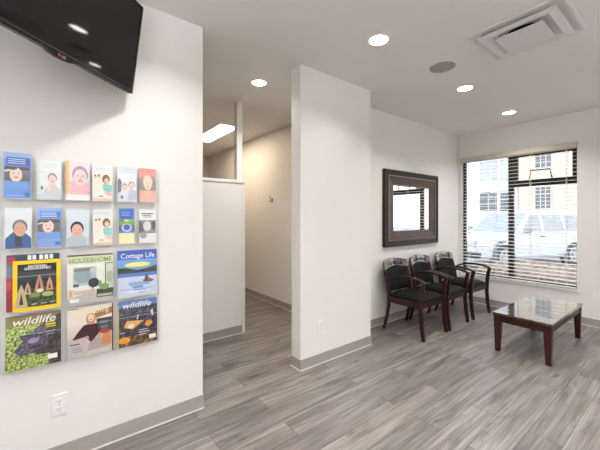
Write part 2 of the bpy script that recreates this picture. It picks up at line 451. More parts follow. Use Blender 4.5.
# the arm and wall plate
plate = tvc + Vector((-0.02, 0, 0.25)); 
inv = mt.inverted()
b = MB()
b.box(-0.44, -0.32, YA-0.02, YA-0.001, 2.30, 2.56, M_BLACKPL)
back = mt @ Vector((0, 0.05, 0.25))
b.sweep([(-0.38, YA-0.02, 2.45), (-0.36, 2.12, 2.45), tuple(back)], 0.05, 0.025, M_BLACKPL, side=(0, 0, 1))
o = b.build('wall_bracket', tv); o.matrix_parent_inverse = inv
# re-express in local coordinates so the bracket is a plain child
me = o.data
for v in me.vertices: v.co = inv @ v.co
o.matrix_parent_inverse = Matrix.Identity(4)

# ------------------------------------------------------------------ electrical outlets
def outlet(name, x, z, w, h, label):
    t = tag(empty(name, (x, YA, z-h/2)), label, 'outlet')
    MB().box(-w/2, w/2, -0.006, 0, 0, h, M_WHPL).build('cover_plate', t, bevel=0.002)
    for dz in (-0.022, 0.022):
        b = MB(); cz = h/2+dz
        b.box(-0.016, 0.016, -0.0085, -0.006, cz-0.014, cz+0.014, M_WHPL)
        f = b.build('socket', t, bevel=0.001)
        b = MB(); b.box(-0.0075, -0.0055, -0.009, -0.0084, cz-0.002, cz+0.006, M_SLOT); b.box(0.0055, 0.0075, -0.009, -0.0084, cz-0.002, cz+0.006, M_SLOT)
        b.cyl((0, -0.009, cz-0.008), 0.0022, 0.0006, M_SLOT, 10, 'Y')
        b.build('slots', f)
    MB().cyl((0, -0.0075, h/2), 0.003, 0.0015, M_GREYPL, 10, 'Y').build('screw', t)
    return t
outlet('wall_outlet', 0.002, 0.33, 0.072, 0.122, 'white duplex wall outlet with two sockets, below the brochure rack')
outlet('wall_outlet', 1.985, 0.352, 0.072, 0.122, 'white duplex wall outlet low on the freestanding wall section between hallway and chairs')

# ------------------------------------------------------------------ brochure rack
RY = YA-0.004
rack = tag(empty('brochure_rack', (0.146, YA, 0.575)), 'clear acrylic wall rack of stepped pockets holding brochures and magazines', 'brochure rack')
def rloc(o): o.location = -rack.location; return o
RX0, RX1 = -0.243, 0.535
rloc(MB().box(RX0, RX1, RY, YA-0.001, 0.575, 1.715, M_ACRYL).build('back_panel', rack))
b = MB()
for (x0, x1, z0, z1) in ((RX0, RX1, 0.575, 0.578), (RX0, RX1, 1.712, 1.715), (RX0, RX0+0.002, 0.575, 1.715), (RX1-0.002, RX1, 0.575, 1.715)):
    b.box(x0, x1, RY-0.001, RY, z0, z1, M_ACREDGE)
rloc(b.build('panel_edge', rack))
ROWZ = [1.497, 1.232, 0.895, 0.583]
PF = YA-0.046; PB = RY
def pocket(x0, x1, z0, hgt):
    b = MB(); t = 0.002
    b.box(x0, x1, PF, PF+t, z0, z0+hgt, M_ACRYL)
    b.box(x0, x0+t, PF+t, PB, z0, z0+hgt, M_ACRYL); b.box(x1-t, x1, PF+t, PB, z0, z0+hgt, M_ACRYL)
    b.box(x0, x1, PF+t, PB, z0, z0+t, M_ACRYL)
    e = 0.0009
    b.box(x0, x1, PF-0.0005, PF, z0, z0+0.003, M_ACREDGE)  # pale strip paints in the highlight along the pocket's front edge
    b.box(x0, x1, PF, PF+t, z0+hgt, z0+hgt+0.001, M_ACREDGE)
    b.box(x0, x0+0.0014, PF-0.0005, PF, z0, z0+hgt, M_ACREDGE); b.box(x1-0.0014, x1, PF-0.0005, PF, z0, z0+hgt, M_ACREDGE)
    return rloc(b.build('pocket', rack))
CX = [-0.176, -0.040, 0.086, 0.209, 0.340, 0.459]
for r in (0, 1):
    for cx in CX: pocket(cx-0.060, cx+0.060, ROWZ[r], 0.15)
for r in (2, 3):
    for k, cx in enumerate((-0.107, 0.152, 0.404)): pocket(cx-0.123, cx+0.123, ROWZ[r], 0.19)

# printed matter ----------------------------------------------------
def ell(cx, cy, rx, ry, n=18, a0=0, a1=2*PI):
    full = abs(a1-a0) >= 2*PI-1e-6
    k = n if full else n+1
    return [(cx+rx*math.cos(a0+(a1-a0)*i/n), cy+ry*math.sin(a0+(a1-a0)*i/n)) for i in range(k)]
def rect(x0, y0, x1, y1): return [(x0, y0), (x1, y0), (x1, y1), (x0, y1)]
def leaflet(name, xc, z0, w, h, th, bg, art, label, cat, group, texts=(), lean=2.2, y=None, parts=False, page=M_PAPER):
    """origin bottom centre; cover faces -y. art: (material, polygon in 0..1)"""
    y = PF+0.014 if y is None else y
    o = empty(name, (xc, y, z0), (-R(lean), 0, 0)) if parts else None
    b = MB()
    body = MB() if parts else b
    body.box(-w/2, w/2, 0, th, 0, h, page)
    e = -0.0004
    def put(m, poly, e):
        b.add([(-w/2+p[0]*w, e, p[1]*h) for p in poly], [tuple(range(len(poly)))], m)
    if parts: b.box(-w/2-0.0005, w/2+0.0005, -0.0004, 0, -0.0005, h+0.0005, bg); e = -0.0006
    else: put(bg, rect(0, 0, 1, 1), e)
    for m, poly in art:
        e -= 0.00012; put(m, poly, e)
    for t in texts:
        e -= 0.00012
        body_, x, zz, size, m = t[:5]; kw = t[5] if len(t) > 5 else {}
        kw = dict(kw)
        if 'width' in kw: kw['width'] *= w
        b.text(body_, -w/2+x*w, zz*h, size*h, m, e, **kw)
    if parts:
        body.build('pages', o, bevel=0.0008)
        c = b.build('cover', o)
        tag(o, label, cat, group)
        return o
    o = b.build(name); o.location = (xc, y, z0); o.rotation_euler = (-R(lean), 0, 0)
    return tag(o, label, cat, group)
WHT = ink(244, 246, 248); PALE = ink(228, 236, 244); BLU = ink(96, 138, 205); BLU2 = ink(150, 180, 225); DKB = ink(50, 90, 170)
SKIN = ink(240, 204, 180); SKINP = ink(246, 222, 210); BRN = ink(110, 75, 55); GRYH = ink(125, 125, 128); DKH = ink(70, 66, 70)
DEN = ink(62, 98, 150); DK = ink(50, 52, 58); LINE = ink(185, 195, 210)
def face(cx, cy, r, hair, skin=SKIN, rot=0, ry=1.35, asp=0.55):
    """head with hair, eyes and a smile; asp = cover width/height for round shapes"""
    rx = r; rz = r*asp*ry
    out = [(hair, ell(cx, cy+rz*0.28, rx*1.12, rz*1.0)), (skin, ell(cx, cy-rz*0.05, rx*0.92, rz*0.95))]
    for s in (-1, 1): out.append((ink(160, 128, 116), ell(cx+s*rx*0.36, cy+rz*0.12, rx*0.14, rz*0.07, 8)))
    out.append((ink(214, 158, 146), ell(cx, cy-rz*0.45, rx*0.38, rz*0.13, 10)))
    out.append((ink(215, 165, 138), ell(cx, cy-rz*0.12, rx*0.10, rz*0.16, 8)))
    return out
def torso(cx, top, wid, m): return [(m, [(max(0.02, cx-wid), 0.0), (min(0.98, cx+wid), 0.0), (min(0.98, cx+wid*0.95), top*0.6), (cx+wid*0.35, top), (cx-wid*0.35, top), (max(0.02, cx-wid*0.95), top*0.6)])]
def lines(x0, x1, ys, m=LINE, t=0.008): return [(m, rect(x0, y-t, x1, y)) for y in ys]
GRP = 'brochures in the two upper rows of the wall rack'
BZ = [ROWZ[0]+0.004, ROWZ[1]+0.004]
H1 = 0.223
# teal blue health leaflet with a portrait of a reclining smiling woman (used twice, the lower one is shorter)
def blue_art(dim):
    a = [(BLU2, rect(0, 0.86, 1, 1)), (DKB if not dim else ink(90, 130, 205), rect(0.10, 0.72, 0.97, 0.90)), (ink(120, 112, 115), rect(0.03, 0.38, 0.95, 0.70)),
         (ink(60, 55, 58), rect(0.03, 0.62, 0.95, 0.70)), (SKINP, ell(0.45, 0.52, 0.23, 0.16)), (ink(245, 225, 212), [(0.03, 0.60), (0.40, 0.68), (0.5, 0.63), (0.03, 0.57)]),
         (ink(70, 58, 60), ell(0.32, 0.66, 0.18, 0.04)), (ink(205, 130, 120), ell(0.46, 0.46, 0.09, 0.02, 8)),
         (BRN, ell(0.36, 0.55, 0.035, 0.012, 8)), (BRN, ell(0.55, 0.55, 0.035, 0.012, 8)),
         (ink(120, 158, 220), rect(0.03, 0.20, 0.97, 0.37)), (ink(150, 182, 232), rect(0.1, 0.05, 0.8, 0.075)), (ink(80, 120, 200), ell(0.85, 0.09, 0.12, 0.05))]
    a += lines(0.15, 0.8, (0.865, 0.82, 0.775), WHT, 0.014)
    return a
leaflet('brochure', -0.175, BZ[0], 0.108, 0.243, 0.006, ink(110, 152, 218), blue_art(False), 'tall deep blue brochure with smiling face photo, in top row left corner pocket', 'brochure', GRP)
leaflet('brochure', -0.042, BZ[0], 0.108, H1, 0.005, ink(226, 238, 244), [(ink(240, 245, 247), rect(0.1, 0.3, 0.95, 0.97))] + torso(0.62, 0.38, 0.34, ink(222, 214, 218)) + face(0.62, 0.50, 0.17, ink(168, 156, 156), SKINP) +
        [(SKINP, [(0.40, 0.20), (0.50, 0.20), (0.58, 0.42), (0.48, 0.46)]), (ink(120, 120, 150), ell(0.2, 0.28, 0.05, 0.05)), (ink(205, 215, 228), rect(0, 0.0, 1, 0.12))] + lines(0.25, 0.85, (0.88, 0.82), ink(200, 215, 225)),
        'pale aqua brochure with small person resting chin on hands, in top row', 'brochure', GRP)
leaflet('brochure', 0.087, BZ[0], 0.114, 0.226, 0.005, ink(236, 226, 236), [(ink(246, 190, 120), rect(0.0, 0.15, 0.17, 1)), (ink(252, 215, 160), rect(0.10, 0.15, 0.17, 1))] + [(ink(244, 190, 198), [(0.17, 0.15), (1, 0.15), (1, 0.42), (0.8, 0.5), (0.3, 0.5), (0.17, 0.42)])] + face(0.60, 0.60, 0.30, ink(176, 156, 170), ink(246, 218, 218)) + [(ink(250, 246, 246), rect(0, 0, 1, 0.14))],
        'pink brochure with orange left edge and large laughing face, in top row', 'brochure', GRP)
def preg(): return [(ink(250, 240, 228), rect(0.03, 0.0, 0.97, 0.80)), (ink(120, 78, 58), ell(0.68, 0.62, 0.19, 0.13)), (SKIN, ell(0.70, 0.58, 0.12, 0.08)), (SKIN, [(0.5, 0.45), (0.8, 0.5), (0.95, 0.3), (0.9, 0.2), (0.6, 0.28)]),
        (ink(140, 212, 205), [(0.50, 0.36), (0.55, 0.48), (0.97, 0.46), (0.97, 0.28), (0.75, 0.24), (0.58, 0.28)]), (ink(170, 225, 220), rect(0.55, 0.38, 0.95, 0.40)),
        (ink(235, 200, 185), ell(0.78, 0.20, 0.20, 0.07)), (BRN, ell(0.16, 0.70, 0.05, 0.035)), (BRN, ell(0.32, 0.71, 0.05, 0.04)), (SKIN, ell(0.16, 0.66, 0.04, 0.03)), (SKIN, ell(0.32, 0.66, 0.04, 0.03)),
        (WHT, [(0.1, 0.22), (0.5, 0.24), (0.9, 0.10), (0.1, 0.08)]), (ink(190, 140, 110), ell(0.42, 0.13, 0.12, 0.02)), (ink(238, 205, 175), rect(0.03, 0, 0.97, 0.06))] + lines(0.12, 0.85, (0.92, 0.88), ink(195, 205, 215), 0.01)
leaflet('brochure', 0.209, BZ[0], 0.103, H1-0.01, 0.005, ink(236, 240, 246), preg(), 'cream brochure of brown-haired woman in mint top, the upper of two alike', 'brochure', GRP)
leaflet('brochure', 0.342, BZ[0], 0.110, 0.22, 0.005, ink(222, 230, 242), [(ink(242, 242, 246), rect(0.05, 0.3, 0.95, 0.8)), (ink(135, 140, 155), [(0.02, 0.25), (0.2, 0.25), (0.22, 0.55), (0.12, 0.66), (0.02, 0.6)])] + face(0.72, 0.44, 0.15, ink(175, 170, 172), SKINP) +
        face(0.36, 0.40, 0.12, ink(160, 155, 165), SKINP) + [(ink(205, 205, 225), [(0.5, 0.05), (0.98, 0.05), (0.98, 0.30), (0.8, 0.35), (0.6, 0.33)]), (ink(235, 238, 245), [(0.1, 0.05), (0.5, 0.05), (0.5, 0.28), (0.3, 0.32), (0.12, 0.26)]), (ink(150, 135, 190), ell(0.22, 0.12, 0.08, 0.05))] + lines(0.35, 0.9, (0.93,), ink(190, 200, 230)),
        'pale grey-blue brochure showing two people sitting side by side, in top row', 'brochure', GRP)
leaflet('brochure', 0.459, BZ[0], 0.100, 0.219, 0.005, ink(226, 172, 160), [(ink(216, 150, 138), rect(0, 0.72, 1, 1)), (ink(165, 150, 148), rect(0, 0.35, 1, 0.72))] + face(0.52, 0.55, 0.26, ink(232, 214, 196), SKINP) + [(ink(236, 190, 178), [(0.1, 0.0), (0.95, 0.0), (0.95, 0.25), (0.7, 0.34), (0.3, 0.34), (0.1, 0.25)])] + lines(0.3, 0.9, (0.86, 0.81), ink(240, 205, 195)),
        'salmon pink brochure with close-up old face, at right end of top row', 'brochure', GRP)
leaflet('brochure', -0.170, BZ[1], 0.108, 0.215, 0.005, ink(232, 238, 244), torso(0.5, 0.42, 0.5, DEN) + [(ink(52, 60, 72), [(0.38, 0.05), (0.64, 0.05), (0.60, 0.42), (0.34, 0.42)])] + face(0.55, 0.48, 0.25, GRYH, ink(222, 172, 150)),
        'white brochure of grey-haired man in blue denim shirt, in second row', 'brochure', GRP)
leaflet('brochure', -0.042, BZ[1], 0.106, 0.220, 0.005, ink(140, 172, 228), blue_art(True), 'periwinkle blue brochure with smiling face photo, in second row beside the denim-shirt one', 'brochure', GRP)
leaflet('brochure', 0.088, BZ[1], 0.110, 0.212, 0.005, ink(218, 230, 242), torso(0.45, 0.32, 0.45, ink(188, 200, 214)) + face(0.46, 0.42, 0.26, ink(70, 62, 62), ink(228, 185, 165)),
        'pale blue brochure of short dark-haired man in light shirt, in second row', 'brochure', GRP)
leaflet('brochure', 0.211, BZ[1], 0.102, H1-0.01, 0.005, ink(236, 240, 246), preg(), 'cream brochure of brown-haired woman in mint top, the lower of two alike', 'brochure', GRP)
leaflet('brochure', 0.339, BZ[1], 0.086, 0.222, 0.005, ink(88, 140, 205), [(ink(130, 175, 90), rect(0, 0.50, 1, 0.68)), (ink(90, 120, 150), rect(0, 0.36, 1, 0.52)), (ink(70, 100, 175), rect(0.05, 0.70, 0.9, 0.96)), (ink(95, 130, 75), rect(0, 0.62, 0.35, 0.68)), (ink(245, 238, 190), rect(0, 0, 1, 0.30)),
        (ink(205, 215, 230), ell(0.5, 0.45, 0.34, 0.12)), (ink(80, 110, 190), ell(0.5, 0.46, 0.22, 0.085)), (ink(230, 215, 120), ell(0.48, 0.65, 0.16, 0.04))] + lines(0.15, 0.7, (0.90, 0.85, 0.80), ink(180, 205, 235), 0.012),
        'narrow blue and green brochure with yellow base and landscape picture, in second row', 'brochure', GRP)
leaflet('brochure', 0.459, BZ[1], 0.100, 0.217, 0.005, WHT, [(ink(150, 150, 155), rect(0.0, 0.28, 1, 0.68)), (ink(110, 110, 115), [(0, 0.3), (0.3, 0.35), (0.2, 0.6), (0, 0.66)]), (ink(225, 225, 228), ell(0.48, 0.50, 0.24, 0.15)), (ink(95, 95, 100), ell(0.85, 0.52, 0.13, 0.13)),
        (ink(238, 238, 240), rect(0, 0, 1, 0.26)), (ink(165, 165, 170), ell(0.25, 0.22, 0.20, 0.09)), (DK, rect(0.14, 0.855, 0.86, 0.885)), (DK, rect(0.22, 0.805, 0.72, 0.825)), (DK, rect(0.25, 0.76, 0.8, 0.775))],
        'white brochure with black-and-white photo and dark heading, at right end of second row', 'brochure', GRP)

GM = 'magazines in the two lower rows of the wall rack'
MZ = [ROWZ[2]+0.004, ROWZ[3]+0.004]
CW = 0.2275
# magazine half hidden behind the yellow-bordered one
leaflet('magazine', -0.108, MZ[0]+0.003, 0.222, 0.298, 0.004, ink(96, 104, 120), [(ink(52, 62, 84), rect(0, 0.86, 1, 1)), (ink(150, 48, 62), ell(0.09, 0.90, 0.08, 0.07)), (ink(150, 50, 70), rect(0, 0.0, 0.16, 0.62)), (ink(105, 120, 150), rect(0, 0.62, 0.16, 0.8)), (ink(190, 70, 80), ell(0.07, 0.45, 0.07, 0.09))] + [(WHT, rect(x_, 0.90, x_+0.07, 0.985)) for x_ in (0.38, 0.47, 0.60, 0.70, 0.80)],
        'dark magazine with red and blue edge, tucked behind the yellow-bordered one', 'magazine', GM, (), y=PF+0.022, parts=True)
TREES = noise_print('print_forest', [(0.30, (24, 30, 28)), (0.48, (52, 66, 46)), (0.60, (84, 96, 66)), (0.72, (120, 128, 96))], 55, 5)
Y = ink(250, 206, 30)
art = [(ink(34, 38, 44), rect(0.09, 0.07, 0.91, 0.93)), (ink(52, 56, 62), rect(0.09, 0.50, 0.91, 0.78)), (TREES, rect(0.09, 0.07, 0.91, 0.44)), (ink(20, 22, 26), rect(0.09, 0.80, 0.91, 0.93))]
for (cx, cy, s, c) in ((0.54, 0.52, 1.15, (196, 140, 118)), (0.30, 0.44, 0.8, (206, 170, 135)), (0.76, 0.50, 0.9, (214, 150, 118)), (0.17, 0.28, 1.5, (196, 178, 140))):
    art += [(ink(*c), [(cx-0.09*s, cy-0.14*s), (cx+0.09*s, cy-0.14*s), (cx+0.05*s, cy+0.06*s), (cx, cy+0.17*s), (cx-0.05*s, cy+0.06*s)]), (ink(70, 48, 42), [(cx-0.03*s, cy-0.10*s), (cx+0.03*s, cy-0.10*s), (cx, cy+0.06*s)])]
art += [(ink(232, 226, 205), ell(0.55, 0.38, 0.07, 0.04)), (ink(170, 190, 110), ell(0.72, 0.30, 0.13, 0.05)), (ink(130, 150, 90), ell(0.45, 0.30, 0.12, 0.05))]
art += lines(0.14, 0.26, (0.13,), ink(190, 190, 190), 0.02) + lines(0.38, 0.50, (0.13,), ink(190, 190, 190), 0.02) + lines(0.58, 0.70, (0.13,), ink(190, 190, 190), 0.02) + lines(0.76, 0.88, (0.14,), ink(190, 190, 190), 0.02)
leaflet('magazine', -0.093, MZ[0], 0.200, 0.268, 0.005, Y, art, 'yellow-bordered magazine with dark forest cover, left in third row', 'magazine', GM,
        [('NATIONAL', 0.31, 0.865, 0.062, WHT, {'width': 0.40, 'offset': 0.0004}), ('GEOGRAPHIC', 0.23, 0.815, 0.068, WHT, {'width': 0.56, 'offset': 0.0004})], y=PF+0.010, parts=True)
# home decorating
GR = ink(120, 150, 85)
art = [(ink(216, 222, 190), rect(0, 0.82, 1, 0.96)), (ink(238, 238, 228), rect(0, 0, 1, 0.80)), (ink(95, 78, 66), rect(0, 0.965, 1, 1)), (ink(186, 198, 200), rect(0.12, 0.36, 0.62, 0.74)),
       (ink(150, 172, 180), ell(0.32, 0.55, 0.19, 0.14)), (ink(120, 130, 135), rect(0.14, 0.64, 0.55, 0.72)), (ink(80, 92, 92), rect(0.12, 0.34, 0.24, 0.40)), (ink(196, 208, 205), rect(0.48, 0.62, 0.60, 0.70)),
       (ink(62, 58, 66), ell(0.56, 0.40, 0.12, 0.10)), (ink(70, 66, 70), rect(0.53, 0.20, 0.55, 0.34)), (ink(205, 190, 175), rect(0.14, 0.18, 0.6, 0.26)),
       (ink(196, 190, 190), [(0.0, 0.0), (1, 0.0), (1, 0.08), (0.5, 0.20), (0.2, 0.16), (0, 0.1)]), (DK, rect(0.81, 0.28, 0.83, 0.80)), (DK, rect(0.81, 0.785, 1, 0.80)), (ink(205, 216, 200), rect(0.83, 0.28, 1, 0.785)),
       (ink(165, 185, 150), ell(0.92, 0.5, 0.08, 0.12)), (ink(70, 80, 60), rect(0.62, 0.08, 1.0, 0.26)), (ink(178, 190, 165), rect(0.64, 0.10, 0.98, 0.15)), (ink(130, 160, 100), ell(0.80, 0.30, 0.10, 0.07)), (ink(130, 160, 110), ell(0.70, 0.36, 0.04, 0.08)),
       (ink(232, 214, 180), rect(0.02, 0.12, 0.14, 0.30)), (ink(200, 160, 120), rect(0.05, 0.15, 0.09, 0.27)), (WHT, rect(0.05, 0.03, 0.24, 0.10))]
leaflet('magazine', 0.151, MZ[0], CW, 0.283, 0.006, ink(230, 232, 222), art, 'pale green and white home magazine with living room cover, middle of third row', 'magazine', GM,
        [('HOUSE&HOME', 0.04, 0.835, 0.135, GR, {'width': 0.92, 'offset': 0.0002})], parts=True)
# lakeside
art = [(ink(110, 160, 220), rect(0, 0.48, 1, 0.80)), (ink(60, 95, 175), rect(0, 0.80, 1, 1)), (ink(60, 80, 62), [(0, 0.50), (1, 0.50), (1, 0.66), (0.8, 0.60), (0.5, 0.56), (0.2, 0.62), (0, 0.64)]), (ink(90, 70, 70), rect(0, 0.50, 1, 0.535)),
       (ink(90, 130, 195), rect(0, 0.42, 1, 0.50)), (ink(205, 218, 238), rect(0, 0, 1, 0.42)), (ink(150, 178, 222), [(0.25, 0.30), (0.9, 0.32), (0.8, 0.24), (0.5, 0.20), (0.3, 0.22)]), (ink(120, 152, 208), [(0.35, 0.20), (0.6, 0.22), (0.75, 0.08), (0.55, 0.06), (0.4, 0.12)]),
       (ink(175, 195, 230), rect(0.05, 0.14, 0.95, 0.17)), (ink(228, 236, 246), ell(0.5, 0.10, 0.3, 0.02)), (ink(120, 60, 60), [(0.62, 0.34), (0.92, 0.33), (0.88, 0.29), (0.66, 0.29)]), (ink(95, 75, 85), [(0.66, 0.32), (0.78, 0.32), (0.76, 0.44), (0.70, 0.45)]), (ink(150, 110, 90), ell(0.80, 0.34, 0.05, 0.03)),
       (ink(236, 226, 120), ell(0.50, 0.68, 0.33, 0.055)), (ink(245, 236, 150), ell(0.52, 0.69, 0.26, 0.035))]
leaflet('magazine', 0.402, MZ[0], CW, 0.292, 0.006, ink(60, 95, 175), art, 'blue magazine with lake and jetty cover, right in third row', 'magazine', GM,
        [('Cottage Life', 0.08, 0.83, 0.15, WHT, {'width': 0.86, 'offset': 0.0003})], parts=True)
# wildlife, raccoon-like grey bird over foliage
LEAF = noise_print('print_leaves', [(0.36, (66, 84, 44)), (0.46, (128, 148, 76)), (0.56, (176, 190, 108)), (0.66, (216, 220, 168))], 85, 8)
FUR = noise_print('print_feathers', [(0.30, (46, 42, 52)), (0.48, (84, 78, 96)), (0.60, (112, 104, 128)), (0.72, (150, 142, 158))], 80, 8)
ROCK = noise_print('print_dark_ground', [(0.30, (30, 28, 28)), (0.5, (66, 62, 56)), (0.7, (104, 100, 84))], 50, 5)
art = [(ink(128, 116, 84), rect(0, 0.80, 1, 1)), (LEAF, rect(0, 0, 0.72, 0.80)), (ROCK, [(0.55, 0.0), (1, 0), (1, 0.95), (0.75, 0.88), (0.5, 0.7)]), (LEAF, rect(0, 0, 0.78, 0.22)),
       (FUR, [(0.12, 0.34), (0.30, 0.52), (0.22, 0.62), (0.45, 0.66), (0.66, 0.80), (0.76, 0.62), (0.74, 0.40), (0.55, 0.28), (0.30, 0.24)]), (ink(150, 140, 178), ell(0.48, 0.50, 0.10, 0.05)), (ink(52, 46, 56), ell(0.40, 0.62, 0.16, 0.02)), (ink(56, 50, 60), ell(0.55, 0.38, 0.14, 0.02)),
       (WHT, rect(0.75, 0.10, 0.93, 0.19)), (ink(204, 196, 70), rect(0.70, 0.80, 0.88, 0.82)), (ink(204, 196, 70), rect(0.70, 0.75, 0.90, 0.78)), (ink(204, 196, 70), rect(0.72, 0.71, 0.90, 0.73)), (ink(150, 160, 170), rect(0.74, 0.62, 0.88, 0.64)), (ink(150, 160, 170), rect(0.74, 0.57, 0.88, 0.59))]
leaflet('magazine', -0.106, MZ[1], CW+0.003, 0.288, 0.006, ink(90, 88, 60), art, 'green leafy nature magazine with purple-grey animal, left in bottom row', 'magazine', GM,
        [('wildlife', 0.12, 0.82, 0.19, ink(226, 226, 214), {'width': 0.78, 'shear': 0.25, 'offset': 0.0008})], parts=True)
# woman on a sofa
art = [(ink(232, 222, 208), rect(0, 0.55, 1, 1)), (ink(150, 108, 70), [(0.55, 0.72), (0.97, 0.80), (0.97, 0.93), (0.6, 0.88)]), (ink(58, 60, 66), rect(0.62, 0.40, 0.97, 0.72)), (ink(104, 110, 118), rect(0.70, 0.60, 0.88, 0.66)), (ink(104, 110, 118), rect(0.70, 0.50, 0.88, 0.56)),
       (ink(208, 196, 190), rect(0, 0.0, 1, 0.42)), (ink(176, 164, 160), [(0.4, 0.08), (0.9, 0.12), (0.95, 0.30), (0.5, 0.34)]), (ink(62, 28, 38), [(0.10, 0.36), (0.22, 0.50), (0.34, 0.62), (0.50, 0.66), (0.64, 0.62), (0.66, 0.40), (0.50, 0.26), (0.42, 0.34)]),
       (ink(200, 152, 130), [(0.16, 0.36), (0.44, 0.40), (0.46, 0.34), (0.2, 0.32)]), (ink(190, 140, 95), ell(0.50, 0.74, 0.11, 0.12)), (SKIN, ell(0.50, 0.76, 0.07, 0.08)), (ink(170, 90, 80), ell(0.50, 0.72, 0.03, 0.01, 8)),
       (ink(204, 130, 88), [(0.72, 0.18), (0.95, 0.14), (0.95, 0.44), (0.78, 0.44)]), (ink(150, 70, 40), ell(0.80, 0.44, 0.12, 0.05)), (ink(214, 160, 130), ell(0.68, 0.36, 0.05, 0.05)),
       (ink(196, 188, 190), rect(0.0, 0.02, 0.40, 0.36)), (DK, rect(0.06, 0.255, 0.26, 0.275))] + lines(0.08, 0.32, (0.2, 0.16, 0.12), ink(120, 115, 120), 0.01) + [(DK, rect(0.02, 0.972, 0.25, 0.985)), (ink(90, 40, 45), rect(0.97, 0, 1, 1))]
leaflet('magazine', 0.151, MZ[1], CW, 0.286, 0.006, ink(222, 208, 198), art, 'cream magazine with blonde woman in maroon sweater, middle of bottom row', 'magazine', GM,
        [('Canadian Living', 0.06, 0.85, 0.17, ink(244, 232, 196), {'width': 0.84, 'shear': 0.15})], parts=True)
AUT = noise_print('print_autumn', [(0.32, (34, 36, 34)), (0.48, (76, 62, 44)), (0.60, (150, 108, 56)), (0.72, (190, 150, 80))], 40, 5)
DAR = noise_print('print_dusk', [(0.32, (28, 30, 40)), (0.50, (62, 60, 74)), (0.66, (96, 92, 110)), (0.8, (140, 136, 140))], 42, 5)
art = [(ink(90, 122, 176), rect(0, 0.84, 1, 1)), (DAR, rect(0.0, 0.12, 1, 0.86)), (AUT, rect(0.0, 0.0, 1, 0.22)), (ink(236, 206, 92), rect(0, 0.0, 0.025, 0.9)), (ink(222, 170, 96), [(0.14, 0.42), (0.22, 0.56), (0.40, 0.54), (0.66, 0.52), (0.48, 0.42), (0.36, 0.36), (0.28, 0.38)]), (ink(240, 220, 190), ell(0.32, 0.43, 0.08, 0.05)),
       (ink(214, 140, 60), [(0.66, 0.40), (0.72, 0.50), (0.84, 0.50), (0.88, 0.42), (0.76, 0.36)]), (ink(224, 150, 60), ell(0.16, 0.14, 0.14, 0.07)), (ink(220, 224, 236), [(0.46, 0.56), (0.50, 0.56), (0.52, 0.68), (0.48, 0.64)]), (ink(214, 214, 224), [(0.86, 0.60), (0.90, 0.60), (0.88, 0.76), (0.82, 0.70)]),
       (WHT, rect(0.78, 0.08, 0.96, 0.17)), (ink(205, 205, 205), rect(0.52, 0.30, 0.74, 0.32)), (ink(205, 205, 205), rect(0.52, 0.25, 0.80, 0.27)), (ink(205, 205, 205), rect(0.52, 0.20, 0.70, 0.22)), (ink(205, 205, 205), rect(0.05, 0.30, 0.16, 0.32))]
leaflet('magazine', 0.404, MZ[1], CW, 0.284, 0.006, ink(90, 122, 176), art, 'dark nature magazine with orange animal and blue sky strip, right in bottom row', 'magazine', GM,
        [('wildlife', 0.12, 0.84, 0.17, ink(232, 232, 238), {'width': 0.72, 'shear': 0.25, 'offset': 0.0008})], parts=True)

# ------------------------------------------------------------------ framed mirror
mir = tag(empty('wall_mirror', (4.035, YM, 1.008)), 'wall mirror in a wide black and antique brown frame above the chairs', 'mirror')
MW, MH = 1.335, 1.035
def ring(w0, h0, w1, h1, y0, y1, cx, cz, m, b):
    """picture-frame moulding from outer (w0,h0,y0) to inner (w1,h1,y1)"""
    o_ = [(-w0/2, -h0/2), (w0/2, -h0/2), (w0/2, h0/2), (-w0/2, h0/2)]; i_ = [(-w1/2, -h1/2), (w1/2, -h1/2), (w1/2, h1/2), (-w1/2, h1/2)]
    vs = [(cx+x, y0, cz+z) for x, z in o_] + [(cx+x, y1, cz+z) for x, z in i_]
    b.add(vs, [(i, (i+1) % 4, (i+1) % 4+4, i+4) for i in range(4)], m)
b = MB(); b.keep = False; cz = MH/2
ring(MW, MH, MW, MH, 0, -0.035, 0, cz, M_FRAMEB, b); ring(MW, MH, MW-0.02, MH-0.02, -0.035, -0.045, 0, cz, M_FRAMEB, b)
ring(MW-0.02, MH-0.02, MW-0.15, MH-0.15, -0.045, -0.030, 0, cz, M_FRAMEB, b)
b.build('outer_frame', mir)
b = MB()
ring(MW-0.15, MH-0.15, MW-0.15, MH-0.15, -0.020, -0.040, 0, cz, M_FRAMEW, b); ring(MW-0.15, MH-0.15, MW-0.18, MH-0.18, -0.040, -0.044, 0, cz, M_BEAD, b)
ring(MW-0.18, MH-0.18, MW-0.20, MH-0.20, -0.044, -0.036, 0, cz, M_FRAMEW, b); ring(MW-0.20, MH-0.20, MW-0.405, MH-0.385, -0.036, -0.018, 0, cz, M_FRAMEW, b)
ring(MW-0.405, MH-0.385, MW-0.42, MH-0.40, -0.018, -0.022, 0, cz, M_BEAD, b); ring(MW-0.42, MH-0.40, MW-0.44, MH-0.42, -0.022, -0.008, 0, cz, M_FRAMEW, b)
b.build('inner_frame', mir)
MB().box(-(MW-0.435)/2, (MW-0.435)/2, -0.010, -0.004, cz-(MH-0.415)/2, cz+(MH-0.415)/2, M_MIRROR).build('glass', mir)

